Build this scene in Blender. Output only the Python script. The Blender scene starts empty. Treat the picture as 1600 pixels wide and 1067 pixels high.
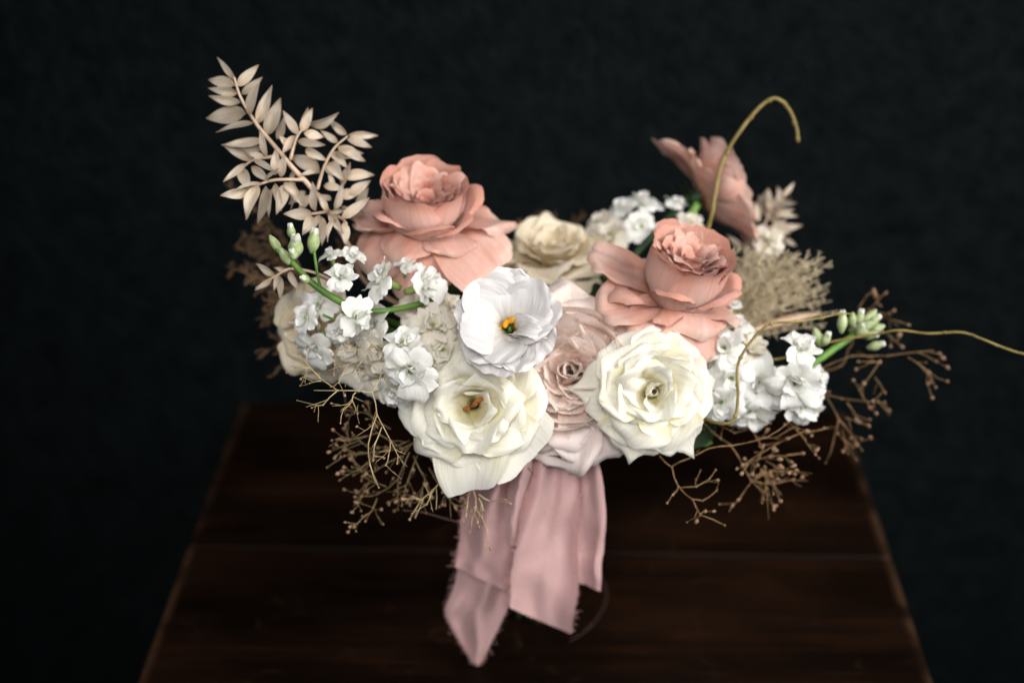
import bpy, math, random
import numpy as np
from mathutils import Vector, Matrix, noise

# ------------------------------------------------------------------ camera, light, exposure
SC = bpy.context.scene
COL = SC.collection
FPX = 2222.0                       # 50 mm lens on a 36 mm frame, 1600 px wide
PITCH = math.radians(28.6)
CAM = Vector((0.0, -0.95, 0.82))
RIGHT = Vector((1, 0, 0))
UP = Vector((0, math.sin(PITCH), math.cos(PITCH)))
FWD = Vector((0, math.cos(PITCH), -math.sin(PITCH)))
cd = bpy.data.cameras.new('camera')
cam = bpy.data.objects.new('camera', cd); COL.objects.link(cam)
cam.matrix_world = Matrix.Translation(CAM) @ Matrix((RIGHT, UP, -FWD)).transposed().to_4x4()
cd.lens = 50.0; cd.sensor_width = 36.0; cd.clip_start = 0.05; cd.clip_end = 50
cd.dof.use_dof = True; cd.dof.focus_distance = 1.005; cd.dof.aperture_fstop = 2.2
SC.camera = cam
W = bpy.data.worlds.new('World'); SC.world = W; W.use_nodes = True
W.node_tree.nodes['Background'].inputs[0].default_value = (0.75, 0.85, 1.0, 1)
W.node_tree.nodes['Background'].inputs[1].default_value = 0.11

def area(name, loc, target, sx, sy, power, col, spread=180):
    l = bpy.data.lights.new(name, 'AREA'); l.shape = 'RECTANGLE'; l.size = sx; l.size_y = sy
    l.energy = power; l.color = col; l.spread = math.radians(spread)
    o = bpy.data.objects.new(name, l); COL.objects.link(o); o.location = loc
    o.rotation_euler = (Vector(target) - Vector(loc)).to_track_quat('-Z', 'Y').to_euler()
    o['kind'] = 'helper'
    return o
area('window_light', (0.97, -0.55, 0.97), (0.0, 0.0, 0.27), 0.80, 0.90, 20.5, (1.0, 0.975, 0.945))
area('front_fill_light', (-0.05, -1.40, 1.45), (-0.03, -0.05, 0.32), 0.7, 0.7, 1.7, (1.0, 0.985, 0.97), 40)  # added fill lamp in front, no window; lifts the shaded side of the flowers
SC.view_settings.view_transform = 'Standard'; SC.view_settings.look = 'None'
SC.view_settings.exposure = 0.14; SC.view_settings.gamma = 1.0; SC.view_settings.use_curve_mapping = False
SC.render.engine = 'CYCLES'
SC.cycles.use_denoising = True
SC.cycles.max_bounces = 10; SC.cycles.diffuse_bounces = 5; SC.cycles.transmission_bounces = 6
SC.cycles.sample_clamp_indirect = 6.0

# ------------------------------------------------------------------ helpers
def ray(px, py):
    return FWD + RIGHT * ((px - 800.0) / FPX) - UP * ((py - 533.5) / FPX)
def at(px, py, depth):                       # the place seen at a pixel, at a given distance
    return CAM + ray(px, py) * depth
def on_y(px, py, y):                         # ... in the upright plane y = const
    r = ray(px, py); return CAM + r * ((y - CAM.y) / r.y)
def on_z(px, py, z):
    r = ray(px, py); return CAM + r * ((z - CAM.z) / r.z)
def dirv(r, u, t):                           # right, up, toward the viewer
    return (RIGHT * r + UP * u - FWD * t).normalized()
def smooth(x):
    x = np.clip(x, 0, 1); return x * x * (3 - 2 * x)

def link(name, data, parent=None, mat=None):
    o = bpy.data.objects.new(name, data); COL.objects.link(o)
    if parent is not None: o.parent = parent
    if mat is not None and data is not None:
        if len(data.materials) == 0: data.materials.append(mat)
    return o
def tag(o, label, cat, group=None, kind=None):
    o['label'] = label; o['category'] = cat
    if group: o['group'] = group
    if kind: o['kind'] = kind
    return o
def mesh(name, verts, faces, uv=None, smooth_=True):
    m = bpy.data.meshes.new(name)
    m.from_pydata([tuple(v) for v in verts], [], faces)
    if uv is not None:
        lay = m.uv_layers.new(name='UVMap')
        idx = np.zeros(len(m.loops), dtype=np.int32); m.loops.foreach_get('vertex_index', idx)
        lay.data.foreach_set('uv', np.asarray(uv, dtype=np.float32)[idx].ravel())
    if smooth_: m.polygons.foreach_set('use_smooth', [True] * len(m.polygons))
    m.update(); return m
def grid_faces(nu, nv):
    return [(j*nu+i, j*nu+i+1, (j+1)*nu+i+1, (j+1)*nu+i) for j in range(nv-1) for i in range(nu-1)]
def frame(axis, origin):
    z = axis.normalized(); x = (RIGHT - z * RIGHT.dot(z)).normalized(); y = z.cross(x)
    m = Matrix((x, y, z)).transposed().to_4x4(); m.translation = origin; return m
def catmull(pts, n):
    P = [Vector(p) for p in pts]
    if len(P) == 2: return [P[0].lerp(P[1], i/(n)) for i in range(n+1)]
    P = [P[0]*2 - P[1]] + P + [P[-1]*2 - P[-2]]
    out = []
    for k in range(1, len(P)-2):
        for i in range(n):
            t = i/n; a, b, c, d = P[k-1], P[k], P[k+1], P[k+2]
            out.append(0.5*((2*b) + (c-a)*t + (2*a-5*b+4*c-d)*t*t + (3*b-a-3*c+d)*t**3))
    out.append(P[-2]); return out
class MB:
    def __init__(s): s.v = []; s.f = []; s.uv = []
    def tube(s, pts, r0, r1, sides=6, cap=True):
        n = len(pts); base = len(s.v); nrm = None
        for i, p in enumerate(pts):
            t = (pts[min(i+1, n-1)] - pts[max(i-1, 0)])
            if t.length < 1e-9: t = Vector((0, 0, 1))
            t.normalize()
            if nrm is None: nrm = t.orthogonal().normalized()
            nrm = (nrm - t * nrm.dot(t))
            nrm = nrm.normalized() if nrm.length > 1e-6 else t.orthogonal().normalized()
            b = t.cross(nrm); k = i/max(1, n-1)
            r = r0(k) if callable(r0) else r0 + (r1-r0)*k
            for j in range(sides):
                a = 2*math.pi*j/sides
                s.v.append(p + (nrm*math.cos(a) + b*math.sin(a))*r); s.uv.append((j/sides, k))
        for i in range(n-1):
            for j in range(sides):
                j2 = (j+1) % sides
                s.f.append((base+i*sides+j, base+i*sides+j2, base+(i+1)*sides+j2, base+(i+1)*sides+j))
        if cap:
            s.f.append(tuple(base+j for j in reversed(range(sides))))
            s.f.append(tuple(base+(n-1)*sides+j for j in range(sides)))
    def blob(s, c, r, axis=Vector((0, 0, 1)), stretch=1.0, seed=0):
        z = axis.normalized(); pts = [c - z*r*stretch*math.cos(math.pi*k/5) for k in range(6)]
        s.tube(pts, lambda k: r*math.sin(math.pi*min(max(k, .02), .98))*(1+.15*math.sin(seed+7*k)), 0, 6)
    def sheet(s, P, nu, nv):
        b = len(s.v); s.v += P; s.uv += [(i/(nu-1), j/(nv-1)) for j in range(nv) for i in range(nu)]
        s.f += [tuple(b+k for k in q) for q in grid_faces(nu, nv)]
    def box(s, lo, hi):
        b = len(s.v)
        for z in (lo[2], hi[2]):
            for x, y in ((lo[0], lo[1]), (hi[0], lo[1]), (hi[0], hi[1]), (lo[0], hi[1])): s.v.append(Vector((x, y, z))); s.uv.append((0, 0))
        for q in ((3,2,1,0), (4,5,6,7), (0,1,5,4), (1,2,6,5), (2,3,7,6), (3,0,4,7)): s.f.append(tuple(b+k for k in q))
    def build(s, name, mat, parent=None, inv=None, smooth_=True):
        v = [inv @ p for p in s.v] if inv is not None else s.v
        return link(name, mesh(name, v, s.f, s.uv, smooth_), parent, mat)

# ------------------------------------------------------------------ materials
def nodes(name):
    m = bpy.data.materials.new(name); m.use_nodes = True
    nt = m.node_tree; b = nt.nodes['Principled BSDF']; return m, nt, b, nt.nodes['Material Output']
def ramp(nt, stops):
    r = nt.nodes.new('ShaderNodeValToRGB'); e = r.color_ramp.elements
    while len(e) < len(stops): e.new(0.5)
    for k, (p, c) in enumerate(stops): e[k].position = p; e[k].color = (*c, 1)
    return r
def petal_mat(name, stops, trans=0.28, tcol=None, rough=0.55, vein=0.25, mottle=0.06, veinx=26):
    m, nt, b, out = nodes(name); L = nt.links
    uv = nt.nodes.new('ShaderNodeUVMap'); sep = nt.nodes.new('ShaderNodeSeparateXYZ'); L.new(uv.outputs[0], sep.inputs[0])
    oi = nt.nodes.new('ShaderNodeObjectInfo')
    r = ramp(nt, stops)
    tc = nt.nodes.new('ShaderNodeTexCoord')
    n1 = nt.nodes.new('ShaderNodeTexNoise'); n1.inputs['Scale'].default_value = 60; n1.inputs['Detail'].default_value = 3
    L.new(tc.outputs['Object'], n1.inputs[0])
    ad = nt.nodes.new('ShaderNodeMath'); ad.operation = 'MULTIPLY_ADD'; ad.inputs[1].default_value = 0.3
    sb = nt.nodes.new('ShaderNodeMath'); sb.operation = 'SUBTRACT'; sb.inputs[1].default_value = 0.15
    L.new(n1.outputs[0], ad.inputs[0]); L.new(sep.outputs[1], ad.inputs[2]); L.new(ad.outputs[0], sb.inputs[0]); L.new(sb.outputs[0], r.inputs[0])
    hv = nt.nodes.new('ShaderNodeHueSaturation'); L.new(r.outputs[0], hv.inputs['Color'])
    mr = nt.nodes.new('ShaderNodeMapRange'); mr.inputs[3].default_value = 1-mottle; mr.inputs[4].default_value = 1+mottle
    L.new(oi.outputs['Random'], mr.inputs[0]); L.new(mr.outputs[0], hv.inputs['Value'])
    b.inputs['Roughness'].default_value = rough
    b.inputs['Specular IOR Level'].default_value = 0.25
    b.inputs['Sheen Weight'].default_value = 0.12; b.inputs['Sheen Roughness'].default_value = 0.4
    mp = nt.nodes.new('ShaderNodeMapping'); mp.inputs['Scale'].default_value = (veinx, 2.2, 1); L.new(uv.outputs[0], mp.inputs[0])
    n2 = nt.nodes.new('ShaderNodeTexNoise'); n2.inputs['Scale'].default_value = 1.0; n2.inputs['Detail'].default_value = 4
    L.new(mp.outputs[0], n2.inputs[0])
    vr_ = nt.nodes.new('ShaderNodeMapRange'); vr_.inputs[1].default_value = .3; vr_.inputs[2].default_value = .7; vr_.inputs[3].default_value = .90; vr_.inputs[4].default_value = 1.05; L.new(n2.outputs[0], vr_.inputs[0])
    h2 = nt.nodes.new('ShaderNodeHueSaturation'); L.new(hv.outputs[0], h2.inputs['Color']); L.new(vr_.outputs[0], h2.inputs['Value'])
    sv = nt.nodes.new('ShaderNodeMapRange'); sv.inputs[1].default_value = .3; sv.inputs[2].default_value = .7; sv.inputs[3].default_value = 1.22; sv.inputs[4].default_value = .9; L.new(n1.outputs[0], sv.inputs[0]); L.new(sv.outputs[0], h2.inputs['Saturation'])
    hv = h2; L.new(hv.outputs[0], b.inputs['Base Color'])
    bp = nt.nodes.new('ShaderNodeBump'); bp.inputs['Strength'].default_value = vein; bp.inputs['Distance'].default_value = 0.0012
    L.new(n2.outputs[0], bp.inputs['Height']); L.new(bp.outputs[0], b.inputs['Normal'])
    tr = nt.nodes.new('ShaderNodeBsdfTranslucent')
    if tcol: tr.inputs[0].default_value = (*tcol, 1)
    else: L.new(hv.outputs[0], tr.inputs[0])
    mx = nt.nodes.new('ShaderNodeMixShader'); mx.inputs[0].default_value = trans
    L.new(b.outputs[0], mx.inputs[1]); L.new(tr.outputs[0], mx.inputs[2]); L.new(mx.outputs[0], out.inputs[0])
    return m
def plain(name, c1, c2, scale=80, rough=0.6, trans=0.0, bump=0.2, spec=0.3, det=4, vary=0.12):
    m, nt, b, out = nodes(name); L = nt.links
    tc = nt.nodes.new('ShaderNodeTexCoord'); n1 = nt.nodes.new('ShaderNodeTexNoise')
    n1.inputs['Scale'].default_value = scale; n1.inputs['Detail'].default_value = det; L.new(tc.outputs['Object'], n1.inputs[0])
    r = ramp(nt, [(0.32, c1), (0.68, c2)]); L.new(n1.outputs[0], r.inputs[0])
    oi = nt.nodes.new('ShaderNodeObjectInfo'); mr = nt.nodes.new('ShaderNodeMapRange'); mr.inputs[3].default_value = 1-vary; mr.inputs[4].default_value = 1+vary*.7
    L.new(oi.outputs['Random'], mr.inputs[0]); hv = nt.nodes.new('ShaderNodeHueSaturation'); L.new(mr.outputs[0], hv.inputs['Value']); L.new(r.outputs[0], hv.inputs['Color'])
    r = hv; L.new(r.outputs[0], b.inputs['Base Color'])
    b.inputs['Roughness'].default_value = rough; b.inputs['Specular IOR Level'].default_value = spec
    bp = nt.nodes.new('ShaderNodeBump'); bp.inputs['Strength'].default_value = bump; bp.inputs['Distance'].default_value = 0.001
    L.new(n1.outputs[0], bp.inputs['Height']); L.new(bp.outputs[0], b.inputs['Normal'])
    if trans:
        tr = nt.nodes.new('ShaderNodeBsdfTranslucent'); L.new(r.outputs[0], tr.inputs[0])
        mx = nt.nodes.new('ShaderNodeMixShader'); mx.inputs[0].default_value = trans
        L.new(b.outputs[0], mx.inputs[1]); L.new(tr.outputs[0], mx.inputs[2]); L.new(mx.outputs[0], out.inputs[0])
    return m
M = {}
M['white_rose'] = petal_mat('white_rose_petal', [(0.0, (.76, .66, .28)), (0.30, (.86, .81, .52)), (0.6, (.89, .86, .72)), (1.0, (.905, .885, .81))], 0.38, None, .5, .3)
M['cream_rose'] = petal_mat('cream_rose_petal', [(0.0, (.62, .50, .26)), (0.4, (.80, .69, .50)), (1.0, (.85, .76, .60))], 0.32)
M['blush'] = petal_mat('blush_rose_petal', [(0.0, (.78, .54, .43)), (0.45, (.89, .74, .66)), (1.0, (.91, .81, .75))], 0.36)
M['blush_out'] = petal_mat('blush_outer_petal', [(0.0, (.74, .54, .46)), (0.5, (.85, .71, .66)), (1.0, (.88, .78, .74))], 0.30)
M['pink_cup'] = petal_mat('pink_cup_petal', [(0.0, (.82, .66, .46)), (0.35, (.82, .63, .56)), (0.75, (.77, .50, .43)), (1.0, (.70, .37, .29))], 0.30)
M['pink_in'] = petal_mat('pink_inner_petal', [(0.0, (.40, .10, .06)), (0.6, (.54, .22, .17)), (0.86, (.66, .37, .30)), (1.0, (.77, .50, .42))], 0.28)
M['pink_out'] = petal_mat('pink_outer_petal', [(0.0, (.74, .46, .26)), (0.35, (.64, .36, .285)), (0.75, (.67, .405, .34)), (1.0, (.80, .56, .47))], 0.30, None, .5, .2, .08)
M['lisianthus'] = petal_mat('lisianthus_petal', [(0.0, (.10, .16, .03)), (0.20, (.34, .36, .14)), (0.34, (.76, .72, .62)), (0.5, (.74, .715, .69)), (1.0, (.75, .725, .72))], 0.30, None, .5, .6, .04, 22)
M['stock'] = petal_mat('stock_petal', [(0.0, (.62, .70, .34)), (0.2, (.83, .84, .76)), (1.0, (.90, .885, .86))], 0.34, None, .5, .35, .06)
M['stock_cream'] = petal_mat('stock_cream_petal', [(0.0, (.62, .60, .30)), (0.25, (.78, .72, .58)), (1.0, (.84, .79, .70))], 0.3, None, .5, .4, .06)
M['green'] = plain('green_stem', (.07, .16, .025), (.16, .30, .06), 60, .45, 0)
M['lime'] = plain('lime_throat', (.22, .34, .06), (.40, .50, .18), 200, .5, .2)
M['bud'] = plain('stock_bud', (.30, .40, .15), (.52, .58, .33), 120, .5, .15)
M['budtip'] = plain('stock_bud_tip', (.72, .74, .58), (.80, .80, .70), 150, .5, .2)
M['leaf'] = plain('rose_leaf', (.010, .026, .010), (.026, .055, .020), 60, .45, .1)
M['ruscus'] = petal_mat('bleached_ruscus_leaf', [(0.0, (.46, .35, .24)), (0.3, (.68, .56, .43)), (0.7, (.77, .67, .55)), (1.0, (.52, .37, .25))], .26, None, .40, 1.0, .30, 12)
M['ruscus_stem'] = plain('bleached_ruscus_stem', (.55, .38, .26), (.68, .52, .38), 60, .5)
M['fern'] = plain('bleached_fern', (.66, .56, .38), (.86, .77, .58), 90, .7, .45)
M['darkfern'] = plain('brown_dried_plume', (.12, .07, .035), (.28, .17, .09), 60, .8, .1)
M['shadetwig'] = plain('shaded_straw_twig', (.15, .10, .045), (.30, .22, .11), 90, .6)  # straw twig colour darkened to paint in the shade under the bouquet
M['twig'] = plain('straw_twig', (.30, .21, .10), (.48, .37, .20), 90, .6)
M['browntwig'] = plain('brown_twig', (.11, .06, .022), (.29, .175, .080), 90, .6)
M['seed'] = plain('seed_head', (.16, .08, .04), (.36, .23, .15), 180, .7)
M['willow'] = plain('curly_willow_bark', (.13, .095, .022), (.27, .205, .065), 70, .5)
M['stamen'] = plain('orange_stamen', (.62, .24, .01), (.80, .42, .03), 300, .6)
M['rust'] = plain('rust_stamen', (.22, .06, .01), (.42, .15, .03), 300, .7)
M['thread'] = plain('silk_thread', (.50, .28, .26), (.62, .38, .35), 100, .6)

def ribbon_mat():
    m, nt, b, out = nodes('dusty_pink_silk'); L = nt.links
    uv = nt.nodes.new('ShaderNodeUVMap'); mp = nt.nodes.new('ShaderNodeMapping'); mp.inputs['Scale'].default_value = (7, 260, 1)
    L.new(uv.outputs[0], mp.inputs[0])
    n = nt.nodes.new('ShaderNodeTexNoise'); n.inputs['Scale'].default_value = 1; n.inputs['Detail'].default_value = 3; L.new(mp.outputs[0], n.inputs[0])
    r = ramp(nt, [(0.3, (.66, .405, .395)), (0.7, (.76, .485, .465))]); L.new(n.outputs[0], r.inputs[0]); L.new(r.outputs[0], b.inputs['Base Color'])
    b.inputs['Roughness'].default_value = .5; b.inputs['Sheen Weight'].default_value = .5; b.inputs['Sheen Roughness'].default_value = .35
    b.inputs['Specular IOR Level'].default_value = .3; b.inputs['Anisotropic'].default_value = .5
    bp = nt.nodes.new('ShaderNodeBump'); bp.inputs['Strength'].default_value = .15; bp.inputs['Distance'].default_value = .0005
    L.new(n.outputs[0], bp.inputs['Height']); L.new(bp.outputs[0], b.inputs['Normal'])
    tr = nt.nodes.new('ShaderNodeBsdfTranslucent'); L.new(r.outputs[0], tr.inputs[0])
    mx = nt.nodes.new('ShaderNodeMixShader'); mx.inputs[0].default_value = .22
    L.new(b.outputs[0], mx.inputs[1]); L.new(tr.outputs[0], mx.inputs[2]); L.new(mx.outputs[0], out.inputs[0])
    return m
M['ribbon'] = ribbon_mat()

def wall_mat():
    m, nt, b, out = nodes('dark_teal_plaster'); L = nt.links
    tc = nt.nodes.new('ShaderNodeTexCoord')
    n1 = nt.nodes.new('ShaderNodeTexNoise'); n1.inputs['Scale'].default_value = 75; n1.inputs['Detail'].default_value = 6; n1.inputs['Roughness'].default_value = .65
    n2 = nt.nodes.new('ShaderNodeTexNoise'); n2.inputs['Scale'].default_value = 34; n2.inputs['Detail'].default_value = 5
    for n in (n1, n2): L.new(tc.outputs['Object'], n.inputs[0])
    mul = nt.nodes.new('ShaderNodeMath'); mul.operation = 'MULTIPLY_ADD'; mul.inputs[1].default_value = .5
    L.new(n2.outputs[0], mul.inputs[0]); hf = nt.nodes.new('ShaderNodeMath'); hf.operation = 'MULTIPLY'; hf.inputs[1].default_value = .5
    L.new(n1.outputs[0], hf.inputs[0]); L.new(hf.outputs[0], mul.inputs[2])
    r = ramp(nt, [(0.30, (.0022, .0036, .0038)), (0.70, (.0086, .0118, .0124))]); L.new(mul.outputs[0], r.inputs[0]); L.new(r.outputs[0], b.inputs['Base Color'])
    b.inputs['Roughness'].default_value = .8; b.inputs['Specular IOR Level'].default_value = .03
    bp = nt.nodes.new('ShaderNodeBump'); bp.inputs['Strength'].default_value = 1.0; bp.inputs['Distance'].default_value = .008
    L.new(n1.outputs[0], bp.inputs['Height']); L.new(bp.outputs[0], b.inputs['Normal']); return m
M['wall'] = wall_mat()
HW_ = 0.3335
def wood_mat():
    m, nt, b, out = nodes('dark_worn_wood'); L = nt.links
    tc = nt.nodes.new('ShaderNodeTexCoord'); oi = nt.nodes.new('ShaderNodeObjectInfo')
    add = nt.nodes.new('ShaderNodeVectorMath'); add.operation = 'ADD'
    cmb = nt.nodes.new('ShaderNodeCombineXYZ')
    k = nt.nodes.new('ShaderNodeMath'); k.operation = 'MULTIPLY'; k.inputs[1].default_value = 13.7
    L.new(oi.outputs['Random'], k.inputs[0]); L.new(k.outputs[0], cmb.inputs[0]); L.new(k.outputs[0], cmb.inputs[1])
    L.new(tc.outputs['Object'], add.inputs[0]); L.new(cmb.outputs[0], add.inputs[1])
    mp = nt.nodes.new('ShaderNodeMapping'); mp.inputs['Scale'].default_value = (5, 120, 60); L.new(add.outputs[0], mp.inputs[0])
    g = nt.nodes.new('ShaderNodeTexNoise'); g.inputs['Scale'].default_value = 1; g.inputs['Detail'].default_value = 7; g.inputs['Roughness'].default_value = .62; g.inputs['Distortion'].default_value = .5
    L.new(mp.outputs[0], g.inputs[0])
    mp2 = nt.nodes.new('ShaderNodeMapping'); mp2.inputs['Scale'].default_value = (4, 9, 8); L.new(add.outputs[0], mp2.inputs[0])
    w = nt.nodes.new('ShaderNodeTexNoise'); w.inputs['Scale'].default_value = 1.3; w.inputs['Detail'].default_value = 6; L.new(mp2.outputs[0], w.inputs[0])
    r1 = ramp(nt, [(0.30, (.0026, .0013, .0008)), (0.52, (.0042, .0018, .0009)), (0.76, (.0090, .0036, .0016))]); L.new(g.outputs[0], r1.inputs[0])
    r2 = ramp(nt, [(0.40, (0, 0, 0)), (0.68, (1, 1, 1))]); L.new(w.outputs[0], r2.inputs[0])
    mx = nt.nodes.new('ShaderNodeMix'); mx.data_type = 'RGBA'; mx.blend_type = 'MIX'
    L.new(r2.outputs[0], mx.inputs[0]); L.new(r1.outputs[0], mx.inputs[6])
    hs = nt.nodes.new('ShaderNodeHueSaturation'); hs.inputs['Value'].default_value = 3.0; hs.inputs['Saturation'].default_value = 1.08; L.new(r1.outputs[0], hs.inputs['Color'])
    L.new(hs.outputs[0], mx.inputs[7])
    sx = nt.nodes.new('ShaderNodeSeparateXYZ'); L.new(tc.outputs['Object'], sx.inputs[0])
    ab = nt.nodes.new('ShaderNodeMath'); ab.operation = 'ABSOLUTE'; L.new(sx.outputs[0], ab.inputs[0])
    e = nt.nodes.new('ShaderNodeMapRange'); e.inputs[1].default_value = HW_-.010; e.inputs[2].default_value = HW_-.001; L.new(ab.outputs[0], e.inputs[0])
    wn = nt.nodes.new('ShaderNodeTexNoise'); wn.inputs['Scale'].default_value = 22; wn.inputs['Detail'].default_value = 5; L.new(add.outputs[0], wn.inputs[0])
    wr = ramp(nt, [(0.42, (.15, .15, .15)), (0.6, (1, 1, 1))]); L.new(wn.outputs[0], wr.inputs[0])
    em = nt.nodes.new('ShaderNodeMath'); em.operation = 'MULTIPLY'; L.new(e.outputs[0], em.inputs[0]); L.new(wr.outputs[0], em.inputs[1])
    sc = nt.nodes.new('ShaderNodeTexNoise'); sc.inputs['Scale'].default_value = 30; sc.inputs['Detail'].default_value = 9; sc.inputs['Roughness'].default_value = .7; sc.inputs['Distortion'].default_value = 1.2; L.new(add.outputs[0], sc.inputs[0])
    sr = ramp(nt, [(0.60, (0, 0, 0)), (0.74, (.45, .45, .45))]); L.new(sc.outputs[0], sr.inputs[0])
    mxw = nt.nodes.new('ShaderNodeMath'); mxw.operation = 'MAXIMUM'; L.new(em.outputs[0], mxw.inputs[0]); L.new(sr.outputs[0], mxw.inputs[1])
    m2 = nt.nodes.new('ShaderNodeMix'); m2.data_type = 'RGBA'; L.new(mxw.outputs[0], m2.inputs[0]); L.new(mx.outputs[2], m2.inputs[6]); m2.inputs[7].default_value = (.060, .030, .016, 1)
    L.new(m2.outputs[2], b.inputs['Base Color'])
    rr = ramp(nt, [(0.3, (.42, .42, .42)), (0.7, (.68, .68, .68))]); L.new(w.outputs[0], rr.inputs[0]); L.new(rr.outputs[0], b.inputs['Roughness'])
    b.inputs['Specular IOR Level'].default_value = .07
    bp = nt.nodes.new('ShaderNodeBump'); bp.inputs['Strength'].default_value = .35; bp.inputs['Distance'].default_value = .001
    L.new(g.outputs[0], bp.inputs['Height']); L.new(bp.outputs[0], b.inputs['Normal']); return m
M['wood'] = wood_mat()
M['floor'] = plain('dark_floor', (.012, .012, .012), (.022, .020, .019), 6, .7)

# ------------------------------------------------------------------ setting: wall, floor, table
FLOOR_Z = -0.74
mb = MB(); mb.box((-2.2, 0.445, FLOOR_Z), (2.2, 0.56, 1.7)); o = mb.build('wall', M['wall'], smooth_=False); o['kind'] = 'structure'
mb = MB(); mb.box((-2.2, -2.2, FLOOR_Z-.06), (2.2, 0.56, FLOOR_Z-.0005)); o = mb.build('floor', M['floor'], smooth_=False); o['kind'] = 'structure'
TABLE = link('wooden_table', None); TABLE.location = (0.0205, 0.0, FLOOR_Z); TABLE.rotation_euler = (0, 0, math.radians(-1.6))
tag(TABLE, 'dark brown worn wooden table with three wide top boards under the bouquet', 'table')
tz = -FLOOR_Z
def board(name, lo, hi, bev, parent):
    mb = MB(); mb.box(lo, hi); o = mb.build(name, M['wood'], parent, smooth_=False)
    bv = o.modifiers.new('bevel', 'BEVEL'); bv.width = bev; bv.segments = 3; return o
HW = 0.3335
for y0, y1, dz in ((0.1383, 0.402, 0.0), (-0.1245, 0.1375, -0.0006), (-0.386, -0.1253, -0.0003)):
    board('plank', (-HW, y0, tz-.026), (HW, y1, tz+dz), .0028, TABLE)
for sx in (-1, 1):
    board('apron', (sx*.30-.010, -.33, tz-.110), (sx*.30+.010, .345, tz-.025), .002, TABLE)
for y in (-.345, .360):
    board('apron', (-.285, y-.010, tz-.110), (.285, y+.010, tz-.025), .002, TABLE)
for sx in (-1, 1):
    for y in (-.345, .360):
        board('leg', (sx*.298-.022, y-.022, 0.0), (sx*.298+.022, y+.022, tz-.0252), .004, TABLE)

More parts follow.
